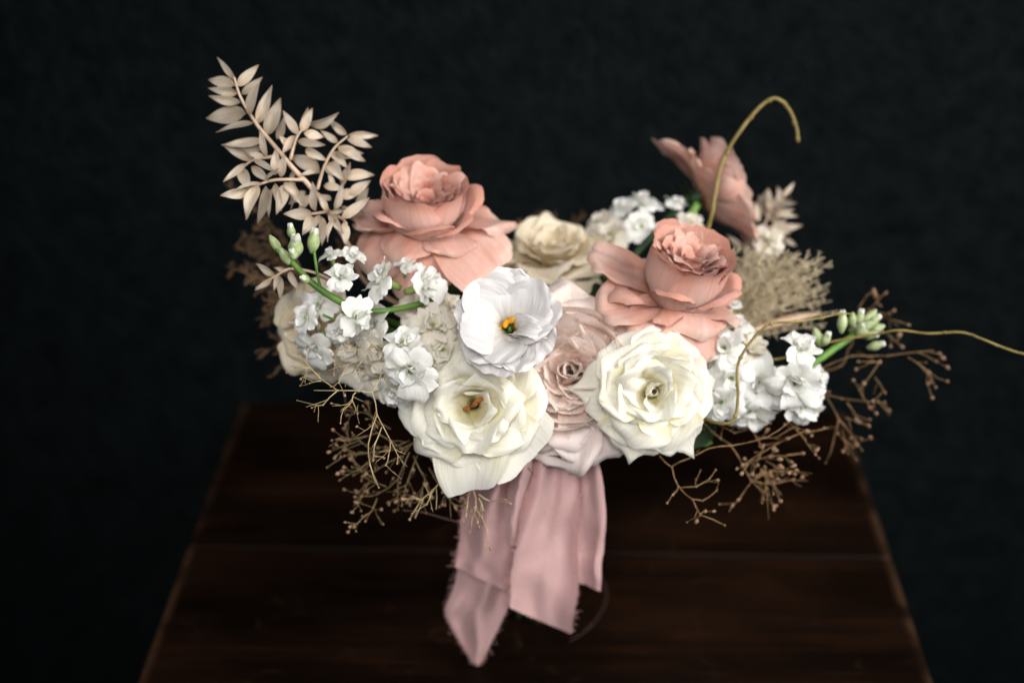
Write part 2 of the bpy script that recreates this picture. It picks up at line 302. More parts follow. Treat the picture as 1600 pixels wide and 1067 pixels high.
# ------------------------------------------------------------------ petals
def petal(phi=0, r0=.06, z0=0, R=1, ze=.5, th0=70, the=40, W=.7, B=40, a=.3, p=2.4, tip=0, rt=0, rr=.07, rs=0, ruf=0,
          rf=5, wb=.3, vm=.6, top=.2, noise_=.03, seed=0, S=.05, nu=15, nv=15, skew=0, k=.42, tilt=0, rough_edge=0, lop=0):
    """One petal in its flower's frame (axis +Z): a Bezier spine from the receptacle to the edge, a curved cross-section,
    a rolled-back lip (rt = share of the length that rolls, rr = roll radius) and rolled sides."""
    d = math.hypot(R-r0, ze-z0)
    P0 = np.array((r0, z0)); P3 = np.array((R, ze))
    c0, s0, c1, s1 = math.cos(math.radians(th0)), math.sin(math.radians(th0)), math.cos(math.radians(the)), math.sin(math.radians(the))
    P1 = P0 + k*d*np.array((c0, s0)); P2 = P3 - k*d*np.array((c1, s1))
    u = np.sin(np.linspace(-1, 1, nu)*math.pi/2*.94)/math.sin(math.pi/2*.94); v = np.linspace(0, 1, nv)
    U, V = np.meshgrid(u, v)
    edge = np.sin(U*rf*1.7+seed*1.3)*.5 + np.sin(U*rf*3.1+seed*2.1)*.3
    ln = 1 - a*np.abs(U)**p + tip*np.exp(-(U/.2)**2) + rough_edge*edge + lop*U
    vr = 1-rt
    Tt = np.minimum(V, vr)*(1+(ln-1)*smooth((V-.25)/.75))
    def bez(t):
        t = t[..., None]; return (1-t)**3*P0+3*(1-t)**2*t*P1+3*(1-t)*t*t*P2+t**3*P3
    def dbez(t):
        t = t[..., None]; return 3*(1-t)**2*(P1-P0)+6*(1-t)*t*(P2-P1)+3*t*t*(P3-P2)
    q = bez(Tt); T = dbez(Tt); T = T/np.maximum(np.linalg.norm(T, axis=-1, keepdims=True), 1e-9)
    N = np.stack((T[..., 1], -T[..., 0]), -1)            # outward
    if rt > 0:
        ell = np.maximum(V-vr, 0)*d*1.1*(.45+.55*smooth(1-np.abs(U)**2.0)); al = ell/rr
        q = q + T*(rr*np.sin(al))[..., None] + N*(rr*(1-np.cos(al)))[..., None]
        T2 = T*np.cos(al)[..., None] + N*np.sin(al)[..., None]; N = np.stack((T2[..., 1], -T2[..., 0]), -1)
    wv = np.where(V <= vm, wb+(1-wb)*np.sin(math.pi/2*np.minimum(1, V/vm)), 1-top*np.clip((V-vm)/(1-vm), 0, 1)**2)*W
    us = np.linspace(0, 1, 41); ur = .72
    X = np.zeros_like(U); D = np.zeros_like(U)
    Br = math.radians(B)
    for j in range(nv):
        bs = math.radians(rs)*float(smooth((v[j]-.35)/.5))
        kap = np.where(us < ur, Br/1.0, Br/1.0 - bs/(1-ur))
        beta = np.concatenate(([0], np.cumsum((kap[1:]+kap[:-1])/2*np.diff(us))))
        xs = np.concatenate(([0], np.cumsum((np.cos(beta[1:])+np.cos(beta[:-1]))/2*np.diff(us))))
        ds = np.concatenate(([0], np.cumsum((np.sin(beta[1:])+np.sin(beta[:-1]))/2*np.diff(us))))
        X[j] = np.sign(u)*np.interp(np.abs(u), us, xs)*wv[j]; D[j] = np.interp(np.abs(u), us, ds)*wv[j]
    D = D + ruf*edge*smooth((V-.45)/.55) + tilt*U*wv*V
    r = q[..., 0]-D*N[..., 0]; z = q[..., 1]-D*N[..., 1]; y = X + skew*V*V
    nz = np.array([[noise.noise(Vector((U[j, i]*1.3+seed*7.3, V[j, i]*1.5+seed*3.1, seed*1.7))) + .45*noise.noise(Vector((U[j, i]*3.4+seed*5.3, V[j, i]*2.6, seed*2.9))) + .22*V[j, i]*noise.noise(Vector((U[j, i]*8+seed*2.3, V[j, i]*5, seed*4.9)))
                    for i in range(nu)] for j in range(nv)])*noise_*smooth(V/.35)
    r = r+nz*N[..., 0]; z = z+nz*N[..., 1]
    ph = math.radians(phi); c, s = math.cos(ph), math.sin(ph)
    P = np.stack((r*c-y*s, r*s+y*c, z), -1).reshape(-1, 3)*S
    uv = np.stack((U*.5+.5, V), -1).reshape(-1, 2)
    return mesh('petal', P, grid_faces(nu, nv), uv)

BIND = Vector((0.022, 0.0, 0.205))
STEM_N = [0]
def stem_path(start, axis, loose=.5):
    STEM_N[0] += 1; a = STEM_N[0]*2.399; rr = .0135*math.sqrt(((STEM_N[0]*7) % 24+1)/24)
    b = BIND + Vector((math.cos(a)*rr, math.sin(a)*rr*.8, 0))
    foot = Vector((BIND.x - math.cos(a+.9)*rr*1.3 - .004, .050-math.sin(a+.9)*rr*1.2, 0.0012))
    d = (start-b).length
    p1 = start - axis.normalized()*d*loose*.45
    p2 = b + Vector((0, 0, d*.25)) + (start-b)*.12
    return catmull([start, p1, p2, b, b.lerp(foot, .5), foot], 6)
def add_stem(root, start, axis, r, mat, loose=.5, r_tip=None):
    mb = MB(); pts = stem_path(start, axis, loose); mb.tube(pts, r_tip or r, r, 7)
    return mb.build('stem', mat, root, root.matrix_world.inverted())

def flower_root(name, px, py, depth, axis):
    o = link(name, None); ax = dirv(*axis); o.matrix_world = frame(ax, at(px, py, depth)); o.empty_display_size = .01
    bpy.context.view_layer.update(); return o, ax
def sepals(root, S, n=5, mat='leaf', L=.7):
    for k in range(n):
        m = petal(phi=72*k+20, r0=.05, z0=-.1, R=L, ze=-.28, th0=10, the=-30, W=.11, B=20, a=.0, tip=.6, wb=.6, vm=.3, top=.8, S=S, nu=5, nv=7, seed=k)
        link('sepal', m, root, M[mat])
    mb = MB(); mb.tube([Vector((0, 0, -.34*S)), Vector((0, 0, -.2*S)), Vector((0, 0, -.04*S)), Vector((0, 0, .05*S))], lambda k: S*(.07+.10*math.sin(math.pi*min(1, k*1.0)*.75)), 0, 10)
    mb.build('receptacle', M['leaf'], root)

def add_petals(root, specs, S, mat):
    for s in specs:
        s = dict(s); mm = s.pop('mat', mat); link('petal', petal(S=S, **s), root, M[mm])

# ------------------------------------------------------------------ white garden roses
def white_rose(name, px, py, depth, axis, S, rot, mat, label, cat, group, rnd, outer=None, stamens=False, nsp=18):
    root, ax = flower_root(name, px, py, depth, axis); tag(root, label, cat, group)
    R_ = random.Random(rnd); sp = []
    n = nsp
    for k in range(n):
        f = (k+.6)/n; R = (.09 if not stamens else .20)+(.93-(.09 if not stamens else .20))*f**.95
        ze = np.interp(R, (.08, .25, .5, .75, .95), (.60, .68, .62, .42, .10)) + R_.uniform(-.05, .05)
        the = np.interp(R, (.08, .3, .55, .8, .95), (97, 84, 66, 36, 6)) + R_.uniform(-9, 9)
        sp.append(dict(phi=rot+k*137.5*(1 if rnd % 2 else -1)+R_.uniform(-16, 16), r0=.05, R=R*R_.uniform(.92, 1.08), ze=ze, th0=np.interp(R, (.1, .5, 1), (84, 72, 40)), the=the, W=(.20+.66*R)*R_.uniform(.88, 1.15), B=np.interp(R, (.08, .3, .6, 1), (105, 78, 54, 34))*R_.uniform(.85, 1.15),
            rt=(.0 if R < .14 else np.interp(R, (.14, .4, 1), (.14, .26, .20))*R_.uniform(.5, 1.35)), rr=np.interp(R, (.1, .5, 1), (.035, .055, .075)), rs=R_.uniform(10, 95), ruf=.018, rf=R_.uniform(1.5, 3), tip=R_.uniform(-.02, .17), a=R_.uniform(.16, .34), p=2.8,
            skew=R_.uniform(-.14, .14), tilt=R_.uniform(-.28, .28), seed=R_.uniform(0, 50), noise_=.05, rough_edge=.004, nu=21, nv=21, lop=R_.uniform(-.06, .06)))
        q = sp[-1]; q['rr'] = max(.02, q['rt'])*1.1*math.hypot(q['R'], q['ze'])/math.radians(R_.uniform(70, 150))
    if not stamens:
        for k in range(3): sp.append(dict(phi=rot+120*k, r0=.02, R=.035, ze=.50+.03*k, th0=70, the=112, W=.11, B=95, a=.2, seed=k, noise_=.02, wb=.7, nu=9, nv=9))
    if outer: sp += outer
    else:
        for k in range(5): sp.append(dict(phi=rot+60+72*k, r0=.1, R=1.06, ze=-.04, th0=28, the=-12, W=.62, B=30, a=.2, tip=.1, rt=.12, rr=.07, rs=40, seed=k*5.1, noise_=.04))
    add_petals(root, sp, S, mat)
    sepals(root, S)
    if stamens:
        for k in range(8):
            mb = MB(); q = R_.uniform(-.10, .10); x, y = q+.02, q*.7+R_.uniform(-.03, .03); b = Vector((x*.5, y*.5, .02))*S; t = Vector((x*1.6, y*1.6, R_.uniform(.36, .44)))*S
            mb.tube([b, b.lerp(t, .5), t], S*.010, S*.010, 5); mb.blob(t, S*.032, Vector((x+.1, y+.05, .1)), 2.0, k); mb.build('stamen', M['rust'], root)
    add_stem(root, root.matrix_world.translation - ax*S*.3, ax, .0030, M['green'])
    return root
RG = 'roses of the bouquet'
white_rose('white_rose', 742, 632, 1.055, (-.10, .05, 1.0), .053, 15, 'white_rose', 'ivory white open rose with rust stamens and a large square petal hanging over the ribbon', 'rose', RG, 5,
    outer=[dict(phi=270, r0=.1, R=1.20, ze=.16, th0=30, the=-26, W=.56, B=30, a=.0, p=6, tip=.0, rt=.03, rr=.06, wb=.6, vm=.5, top=.40, seed=3, noise_=.05, skew=-.03, rs=12, tilt=.10, lop=-.07),
           dict(phi=318, r0=.1, R=1.12, ze=.12, th0=30, the=-5, W=.62, B=22, a=.12, p=3, tip=.03, rt=.05, rr=.05, wb=.5, vm=.7, top=.05, seed=8, noise_=.03, rs=20),
           dict(phi=25, r0=.1, R=1.02, ze=.22, th0=45, the=20, W=.68, B=34, a=.2, rt=.10, rr=.06, seed=11, noise_=.04, rs=30),
           dict(phi=95, r0=.1, R=1.05, ze=.2, th0=45, the=20, W=.62, B=34, a=.2, rt=.10, rr=.06, seed=12, noise_=.04),
           dict(phi=165, r0=.1, R=1.10, ze=.16, th0=40, the=12, W=.66, B=34, a=.2, rt=.12, rr=.06, seed=13, noise_=.04, rs=30),
           dict(phi=212, r0=.1, R=1.05, ze=.06, th0=35, the=0, W=.60, B=30, a=.2, rt=.12, rr=.06, seed=14, noise_=.04, rs=30)], stamens=True)
white_rose('white_rose', 1014, 612, 1.050, (.06, .04, 1.0), .0475, 95, 'white_rose', 'full ivory white rose with a tight swirled heart below the salmon pink rose', 'rose', RG, 21,
    outer=[dict(phi=c, r0=.1, R=rr_, ze=z_, th0=28, the=-8, W=w_, B=30, a=.20, tip=tp, rt=.10, rr=.06, seed=c*.1, noise_=.04, rs=45) for c, rr_, z_, w_, tp in
           ((178, 1.10, .0, .55, .22), (122, 1.02, .0, .6, .05), (66, 1.05, .0, .62, .08), (10, 1.05, .0, .6, .1), (305, 1.12, -.05, .5, .2), (255, 1.05, -.02, .55, .18))])
white_rose('cream_rose', 866, 420, 1.185, (-.05, .80, .55), .052, 40, 'cream_rose', 'cream rose half hidden behind the white ruffled lisianthus', 'rose', RG, 33)
white_rose('cream_rose', 497, 516, 1.10, (-.50, -.12, .75), .040, 10, 'cream_rose', 'pale cream rose seen side on behind the stock buds', 'rose', RG, 37, nsp=9)

# ------------------------------------------------------------------ pink garden roses: a cup full of crumpled petals on reflexed outer petals
def cup_specs(R_, H, n_in, mats, rot, closed=.86, dip=.3, open_=0):
    sp = []
    for k in range(5):
        sp.append(dict(phi=rot+72*k+R_.uniform(-8, 8), r0=.12, R=closed*(.96, 1.05, 1.0, 1.07, .98)[k], ze=H*R_.uniform(.94, 1.03), th0=(22 if open_ == 0 else 2+open_*.6), the=94-open_+R_.uniform(-5, 6), W=.78*R_.uniform(.92, 1.08), B=60, a=.13, p=3.2, rt=.06, rr=.08, rs=20, skew=R_.uniform(-.12, .12), tilt=R_.uniform(-.08, .14), wb=.45, vm=.6,
                       ruf=.012, rf=3, tip=.03, seed=R_.uniform(0, 50), noise_=.03, k=.55, mat=mats[0]))
    for k in range(5):
        sp.append(dict(phi=rot+36+72*k+R_.uniform(-14, 14), r0=.12, R=(closed-.09)*R_.uniform(.97, 1.03), ze=H*R_.uniform(.95, 1.02), th0=10, the=97, W=.66, B=60, a=.14, p=3, rt=.06, rr=.04, rs=15, wb=.4, vm=.7,
                       ruf=.02, rf=3.5, seed=R_.uniform(0, 50), noise_=.04, k=.5, mat=mats[1]))
    for k in range(4):
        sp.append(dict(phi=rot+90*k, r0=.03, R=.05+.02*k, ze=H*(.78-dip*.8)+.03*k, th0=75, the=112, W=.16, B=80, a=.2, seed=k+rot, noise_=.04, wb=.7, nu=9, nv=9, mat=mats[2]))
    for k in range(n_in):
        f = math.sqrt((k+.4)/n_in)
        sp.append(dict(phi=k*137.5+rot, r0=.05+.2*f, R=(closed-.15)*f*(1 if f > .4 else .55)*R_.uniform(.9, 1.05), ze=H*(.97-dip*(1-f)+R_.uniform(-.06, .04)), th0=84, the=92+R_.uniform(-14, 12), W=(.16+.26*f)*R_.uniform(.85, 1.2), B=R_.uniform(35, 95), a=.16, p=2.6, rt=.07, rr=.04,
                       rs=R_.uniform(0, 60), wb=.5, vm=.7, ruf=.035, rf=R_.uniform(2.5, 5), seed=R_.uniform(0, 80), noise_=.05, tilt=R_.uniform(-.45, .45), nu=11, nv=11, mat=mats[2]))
    return sp
def cup_rose(name, px, py, depth, axis, S, H, n_in, rot, rnd, outer, label, group=RG, mats=('pink_cup', 'pink_cup', 'pink_in'), outmat='pink_out', closed=.86, dip=.3, loose=.5, sep=.7, open_=0, stem_mat='green'):
    root, ax = flower_root(name, px, py, depth, axis); tag(root, label, 'rose', group)
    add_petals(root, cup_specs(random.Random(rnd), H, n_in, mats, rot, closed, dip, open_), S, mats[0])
    if open_ == 0 and H > 1: add_petals(root, [dict(phi=rot+c, r0=.12, R=1.0*closed+.27, ze=H*h, th0=-6, the=t, W=.62, B=52, a=.28, p=2.6, rt=.14, rr=.11, rs=30, wb=.45, vm=.6, noise_=.06, ruf=.03, rf=2, seed=c*.3, lop=.08, skew=k_, k=.5) for c, h, t, k_ in ((245, .80, 78, .1), (292, .66, 66, -.12), (180, .70, 62, .05), (340, .84, 74, .0))], S, mats[0])
    add_petals(root, [dict(dict(r0=.12, W=.8, B=20, a=.25, p=2.6, wb=.4, vm=.66, top=.15, rt=.07, rr=.06, rs=35, noise_=.11, ruf=.06, rf=1.9, nu=21, nv=19, lop=.10*math.sin(i*2.7+rnd), rough_edge=.012, seed=i*3.7+rnd), **q) for i, q in enumerate(outer)], S, outmat)
    sepals(root, S, L=sep)
    add_stem(root, root.matrix_world.translation - ax*S*.3, ax, .0030, M[stem_mat], loose)
    return root
cup_rose('pink_rose', 664, 356, 1.10, (.05, .78, .63), .036, 1.24, 28, 30, 4, [
    dict(phi=186, R=1.50, ze=.36, th0=6, the=55, W=.66, B=70, rs=8, tip=.03, a=.3),
    dict(phi=216, R=1.66, ze=-.66, th0=16, the=-58, W=.74, B=-14, z0=-.08, a=.12, p=3.2, rs=0),
    dict(phi=240, R=1.30, ze=-.20, th0=44, the=-72, W=.70, B=-30, rt=.14, rr=.16, tilt=.16, rs=0),
    dict(phi=270, R=1.42, ze=-.95, th0=30, the=-78, W=.70, B=-24, a=.10, p=3.4, z0=-.05, tip=.03, rt=.03, rs=0, tilt=-.16),
    dict(phi=306, R=1.34, ze=-.22, th0=40, the=-80, W=.62, B=-30, rt=.22, rr=.15, rs=0, tilt=-.22, skew=.16),
    dict(phi=330, R=1.86, ze=-.56, th0=20, the=-48, W=.92, B=-12, a=.06, p=4, z0=-.06, tip=.09, rt=.04, tilt=.24, rs=0),
    dict(phi=8, R=1.86, ze=.04, th0=20, the=2, W=.58, B=46, tip=.18, rt=.12, rr=.08, rs=10, tilt=-.14),
    dict(phi=90, R=1.4, ze=.0, th0=14, the=-20, W=.8, B=20),
    dict(phi=140, R=1.35, ze=.05, th0=14, the=-10, W=.7, B=26)],
    'salmon pink garden rose with upright cup and drooping skirt beside the bleached leaf branch', dip=.42)
cup_rose('pink_rose', 1054, 470, 1.086, (.22, .76, .60), .036, 1.50, 30, 65, 9, [
    dict(phi=188, R=1.40, ze=.62, th0=2, the=70, W=.78, B=34, rt=.34, rr=.22, rs=40, tilt=.1),
    dict(phi=163, R=2.05, ze=.36, th0=14, the=6, W=.66, B=30, a=.10, p=3.2, tip=.05),
    dict(phi=205, R=1.90, ze=.02, th0=16, the=-6, W=.72, B=24, a=.10, p=3.4, z0=-.05, tip=.04, tilt=-.1),
    dict(phi=238, R=1.52, ze=-.14, th0=20, the=-14, W=.60, B=48, tip=.16, rs=0),
    dict(phi=284, R=1.20, ze=-.04, th0=42, the=-80, W=.84, B=-24, rt=.16, rr=.20, a=.2, rs=0, tilt=.08),
    dict(phi=304, R=1.50, ze=-.60, th0=12, the=-70, W=.58, B=-20, z0=-.06, a=.12, p=3.4, rs=0),
    dict(phi=350, R=1.42, ze=.02, th0=10, the=-6, W=.72, B=40, rs=6, tip=.05),
    dict(phi=95, R=1.4, ze=.0, th0=14, the=-20, W=.8, B=20)],
    'salmon pink garden rose directly above the tightly swirled white rose', dip=.1)
cup_rose('pink_rose', 1094, 306, 1.20, (.74, .34, -.12), .037, .85, 16, 55, 14, [
    dict(phi=200, R=1.62, ze=-.42, th0=10, the=-30, W=.44, B=52, rs=0, a=.42, tip=.12, wb=.6),
    dict(phi=172, R=1.60, ze=-.10, th0=14, the=-20, W=.44, B=52, rs=0, a=.42, tip=.10, wb=.6),
    dict(phi=236, R=1.10, ze=.05, th0=10, the=10, W=.6, B=44, rs=10),
    dict(phi=280, R=1.02, ze=.70, th0=8, the=80, W=.44, B=30, rs=90, rt=.12, rr=.12),
    dict(phi=10, R=1.80, ze=.55, th0=6, the=-5, W=.58, B=44, rs=10, tip=.08),
    dict(phi=340, R=1.55, ze=.62, th0=8, the=10, W=.62, B=36, rs=10),
    dict(phi=180, R=1.20, ze=.75, th0=20, the=60, W=.85, B=36, rs=20)],
    'salmon pink rose turned away towards the dark wall, showing the backs of its petals', mats=('pink_out', 'pink_out', 'pink_in'), closed=1.08, loose=.06, sep=.3, open_=32, stem_mat='leaf')
cup_rose('blush_rose', 893, 584, 1.078, (-.10, .16, 1.0), .053, .58, 34, 20, 19, [
    dict(phi=c, R=r_, ze=z_, th0=38, the=6, W=.66, B=28, rt=.12, rr=.07, mat='blush_out' if 200 < c < 345 else 'blush') for c, r_, z_ in
        ((258, 1.52, -.02), (292, 1.45, .02), (228, 1.40, .06), (335, 1.2, .1), (20, 1.15, .15), (70, 1.30, .12), (110, 1.35, .1), (150, 1.2, .12), (190, 1.2, .1), (285, 1.12, .20), (245, 1.08, .22), (90, 1.08, .26), (45, 1.05, .28), (135, 1.05, .26))],
    'dusky blush rose with a quartered heart squeezed between the two white roses', mats=('blush', 'blush', 'blush'), outmat='blush', closed=.82, dip=.06)

# ------------------------------------------------------------------ lisianthus
def lisianthus(px, py, depth, axis, S):
    root, ax = flower_root('lisianthus', px, py, depth, axis)
    tag(root, 'white ruffled lisianthus with orange stamens in its open throat', 'lisianthus')
    R_ = random.Random(3)
    for k, (ph, R, ze, w) in enumerate(((160, .90, .98, .92), (225, .90, .92, .80), (275, .96, .80, .66), (20, .96, .90, .70), (90, .98, 1.0, .96), (124, 1.06, .74, .90), (190, 1.06, .72, .86), (245, 1.12, .62, .74), (310, 1.04, .58, .72), (52, 1.08, .74, .92))):
        m = petal(phi=ph, r0=.05, R=R, ze=ze, th0=84, the=(20 if k < 5 else 2)+R_.uniform(-10, 10), W=w*1.04, B=46, a=.20, p=2.4, rt=.05, rr=.08, rs=10, ruf=.030, rf=R_.uniform(6.5, 9), wb=.13, vm=.85, top=.03, noise_=.075, rough_edge=.010, seed=k*4.1+2, S=S, nu=37, nv=21, k=.52)
        link('petal', m, root, M['lisianthus'])
    for k, (ph, R, ze, w, the, tl) in enumerate(((345, .66, .92, .30, 20, .4), (322, .46, .80, .20, 40, -.4), (335, .86, .92, .26, -25, -.3))):
        m = petal(phi=ph, r0=.06, R=R, ze=ze, th0=80, the=the, W=w, B=70, a=.2, tip=.15, rt=.1, rr=.05, rs=30, ruf=.05, rf=4, wb=.3, vm=.7, noise_=.07, seed=60+k*3, S=S, tilt=tl)
        link('petal', m, root, M['lisianthus'])
    for k in range(5):
        a = math.radians(72*k+95); b = Vector((.04*math.cos(a), .04*math.sin(a), .08))*S; t = Vector((.17*math.cos(a), .15*math.sin(a)-.03, .44+.06*math.sin(k*2.3)))*S
        mb = MB(); mb.tube([b, b.lerp(t, .6), t], S*.012, S*.010, 5); s = mb.build('stamen', M['lime'], root)
        mb = MB(); mb.blob(t, S*.036, Vector((-math.sin(a), math.cos(a), .3)), 2.0, k); mb.build('anther', M['stamen'], s)
    mb = MB(); mb.tube([Vector((0, 0, .02))*S, Vector((0, 0, .28))*S, Vector((.02, 0, .46))*S], lambda k: S*(.07-.045*k), 0, 8); ps = mb.build('pistil', M['green'], root)
    mb = MB(); mb.blob(Vector((-.06, .06, .56))*S, S*.075, Vector((.3, 1, .2)), 1.3, 1); mb.blob(Vector((.06, .13, .56))*S, S*.075, Vector((1, .5, .1)), 1.4, 3); mb.build('stigma', M['stamen'], ps)
    sepals(root, S*.8, L=.4)
    add_stem(root, root.matrix_world.translation - ax*S*.3, ax, .0022, M['green'])
lisianthus(798, 522, 1.036, (-.08, .30, 1.0), .0345)

# ------------------------------------------------------------------ stock (white florets along green stems)
FV = []
for v in range(7):
    R_ = random.Random(70+v); s = []; op = R_.uniform(-.18, .22)
    for k in range(5):
        s.append(petal(phi=72*k+R_.uniform(-15, 15), r0=.06, R=R_.uniform(.88, 1.1), ze=R_.uniform(.12, .36)+op, th0=78, the=R_.uniform(-40, 5), W=R_.uniform(.42, .56), B=R_.uniform(-10, 25), a=.18, p=2.8, rt=.10, rr=.10, ruf=.05, rf=4, wb=.16, vm=.8, top=.05, tip=-.08, noise_=.12, rough_edge=.03, seed=R_.uniform(0, 90), S=1, nu=11, nv=10, tilt=R_.uniform(-.4, .4)))
    for k in range(6):
        s.append(petal(phi=137.5*k+R_.uniform(-30, 30), r0=.04, R=R_.uniform(.18, .62), ze=R_.uniform(.46, .74), th0=84, the=R_.uniform(20, 80), W=R_.uniform(.30, .42), B=60, a=.2, rt=.14, rr=.08, ruf=.07, rf=4, wb=.3, vm=.7, noise_=.12, rough_edge=.03, seed=R_.uniform(0, 90), S=1, nu=9, nv=9, tilt=R_.uniform(-.6, .6)))
    FV.append(s)
mb = MB(); mb.tube([Vector((0, 0, z)) for z in (-.72, -.5, -.1, .12)], lambda k: .06+.10*math.sin(math.pi*(.15+.6*k)), 0, 8)
for k in range(6):
    a = k*1.047; mb.blob(Vector((.07*math.cos(a), .07*math.sin(a), .24)), .032, Vector((math.cos(a), math.sin(a), 1)), 2.4, k)
CALYX = mesh('floret_throat', mb.v, mb.f, mb.uv)
CALYX.materials.append(M['lime'])
def floret(root, px, py, depth, axis, size, var, spin=0, mat='stock', petals=11):
    inv = root.matrix_world.inverted()
    mt = inv @ frame(dirv(*axis), at(px, py, depth)) @ Matrix.Rotation(spin, 4, 'Z') @ Matrix.Scale(size*1.08, 4)
    c = link('floret', CALYX, root); c.matrix_local = mt
    for m in FV[(var*3+int(px)) % 7][:petals]:
        if len(m.materials) == 0: m.materials.append(M['stock'])
        p = link('petal', m, c)
        if mat != 'stock': p.material_slots[0].link = 'OBJECT'; p.material_slots[0].material = M[mat]
    return c
def bud(root, px, py, depth, d, L, r, white=.3):
    inv = root.matrix_world.inverted().to_3x3(); p = root.matrix_world.inverted() @ at(px, py, depth); dv = (inv @ dirv(*d)).normalized()
    mb = MB(); n = 8; mb.tube([p + dv*L*(k/n-.5) for k in range(n+1)], lambda k: r*(math.sin(math.pi*min(.96, max(.05, k)))**.7)*(1.08-.25*k), 0, 8)
    o = mb.build('bud', M['bud'], root)
    if white:
        mb = MB()
        for j in range(3):
            mb.blob(p + dv*L*.36 + dv.orthogonal()*r*.22*math.cos(j*2.1) + dv.cross(dv.orthogonal())*r*.22*math.sin(j*2.1), r*.46, dv, 1.6, j)
        mb.build('bud_tip', M['budtip'], o)
def stock_root(px, py, depth, label, pts, r=.0026, rt=.0018):
    root = link('stock_stem', None); root.location = at(px, py, depth); root.empty_display_size = .01
    bpy.context.view_layer.update(); tag(root, label, 'stock flower', 'white stock sprays in the bouquet')
    P = [at(*p) for p in pts]; d = (P[-2]-P[-1]).normalized()
    tail = stem_path(P[-1], d, .5)
    mb = MB(); mb.tube(catmull(P, 6)[:-1] + tail, lambda k: rt+(r-rt)*min(1, k*4), 0, 8); mb.build('stem', M['green'], root, root.matrix_world.inverted())
    return root
def stalk(root, a, b, r=.0011):
    A, B = at(*a), at(*b); mb = MB(); mb.tube(catmull([A, A.lerp(B, .5)-UP*.002, B], 4), r, r, 6); mb.build('stalk', M['green'], root, root.matrix_world.inverted())
D0 = 1.03
s = stock_root(520, 465, D0, 'white stock spray with pale green buds at its tip below the bleached leaf branch', [(442, 392, D0+.005), (470, 425, D0), (500, 452, D0), (545, 478, D0+.01), (600, 500, D0+.05)])
for b_ in ((430, 381, D0+.005, (-.5, .8, .3), .015, .0036, .0), (455, 362, D0+.005, (-.1, 1, .3), .011, .0034, .3), (462, 386, D0-.005, (.1, .9, .5), .017, .0058, .4), (490, 377, D0+.005, (.15, 1, .2), .018, .0048, .6),
           (477, 437, D0-.005, (-.3, .3, .9), .010, .0036, .5), (445, 400, D0, (-.4, .8, .3), .014, .0040, 0), (458, 398, D0-.01, (-.1, .6, .9), .010, .0036, .3)):
    bud(s, *b_)
stalk(s, (500, 448, D0), (490, 388, D0+.005)); stalk(s, (545, 500, D0+.01), (505, 492, D0)); stalk(s, (448, 400, D0+.004), (431, 388, D0+.004)); stalk(s, (455, 400, D0+.004), (456, 368, D0+.004))
for f in ((533, 436, D0-.008, (.1, .5, .8), .0125, 0, .3), (553, 492, D0-.005, (.7, -.25, .6), .0150, 1, 1.0), (482, 497, D0, (-.6, .2, .8), .0115, 2, 2), (518, 402, D0+.02, (-.2, .8, .5), .0095, 3, 0), (551, 404, D0+.02, (.3, .7, .6), .0095, 1, 2),
          (535, 515, D0+.01, (.0, -.6, .8), .0125, 2, 4), (495, 535, D0+.02, (-.3, -.6, .7), .0165, 3, 1), (500, 478, D0+.03, (-.3, .2, .9), .015, 0, 3)):
    floret(s, *f)
s = stock_root(640, 470, D0+.02, 'white stock spray with cream florets between the ruffled lisianthus and the stock buds', [(560, 488, D0+.015), (620, 483, D0+.02), (690, 470, D0+.04), (720, 500, D0+.08)])
for f in ((603, 440, D0+.01, (-.75, .35, .55), .0170, 0, .5), (655, 450, D0+.015, (.75, .2, .5), .0175, 1, 2.2), (632, 540, D0-.01, (-.15, .5, .8), .0155, 2, 0), (642, 575, D0-.012, (-.1, -.35, .9), .0205, 3, 1), (675, 512, D0+.01, (.2, .4, .9), .0170, 0, 2, 'stock_cream'),
          (600, 548, D0+.02, (-.6, -.1, .8), .0165, 1, 4, 'stock_cream'), (690, 545, D0+.01, (.2, -.1, .9), .0165, 2, 5, 'stock_cream'), (590, 508, D0+.03, (-.4, .2, .8), .0150, 3, 3), (700, 482, D0+.03, (.5, .5, .6), .0140, 1, 1, 'stock_cream'), (632, 420, D0+.03, (.0, .8, .5), .0100, 2, 1),
          (560, 540, D0+.035, (-.5, .0, .9), .0160, 0, 2, 'stock_cream'), (575, 575, D0+.05, (-.5, -.2, .9), .0170, 1, 0, 'stock_cream'), (655, 490, D0+.045, (.1, .3, .9), .0180, 2, 0, 'stock_cream'), (700, 515, D0+.04, (.3, .3, .9), .0180, 3, 4, 'stock_cream'), (720, 560, D0+.03, (.0, .2, .9), .0180, 0, 4, 'stock_cream'), (575, 520, D0+.06, (-.3, .3, .9), .0180, 1, 3, 'stock_cream'), (600, 590, D0+.04, (-.5, -.4, .8), .0160, 2, 3, 'stock_cream'), (665, 545, D0+.02, (.1, .2, .9), .0160, 3, 0, 'stock_cream'), (620, 610, D0+.02, (-.5, -.5, .6), .0140, 3, 2)):
    floret(s, *f)
D1 = 1.095
s = stock_root(1260, 570, D1, 'white stock spray reaching out past the dark wall with a green bud tip', [(1352, 512, D1+.02), (1310, 540, D1+.01), (1262, 570, D1), (1190, 580, D1), (1120, 590, D1+.02)], .003, .0026)
R_ = random.Random(8)
for k in range(13):
    a = k*2.4; q = math.sqrt((k+.5)/13)*22
    bud(s, 1352+q*math.cos(a)*1.1, 508+q*math.sin(a)*.8, D1+.02-.012*math.cos(k), (.5*math.cos(a)+.4, -.5*math.sin(a)+.5, .5), .013, .0036+.001*R_.random(), .35*(k % 2))
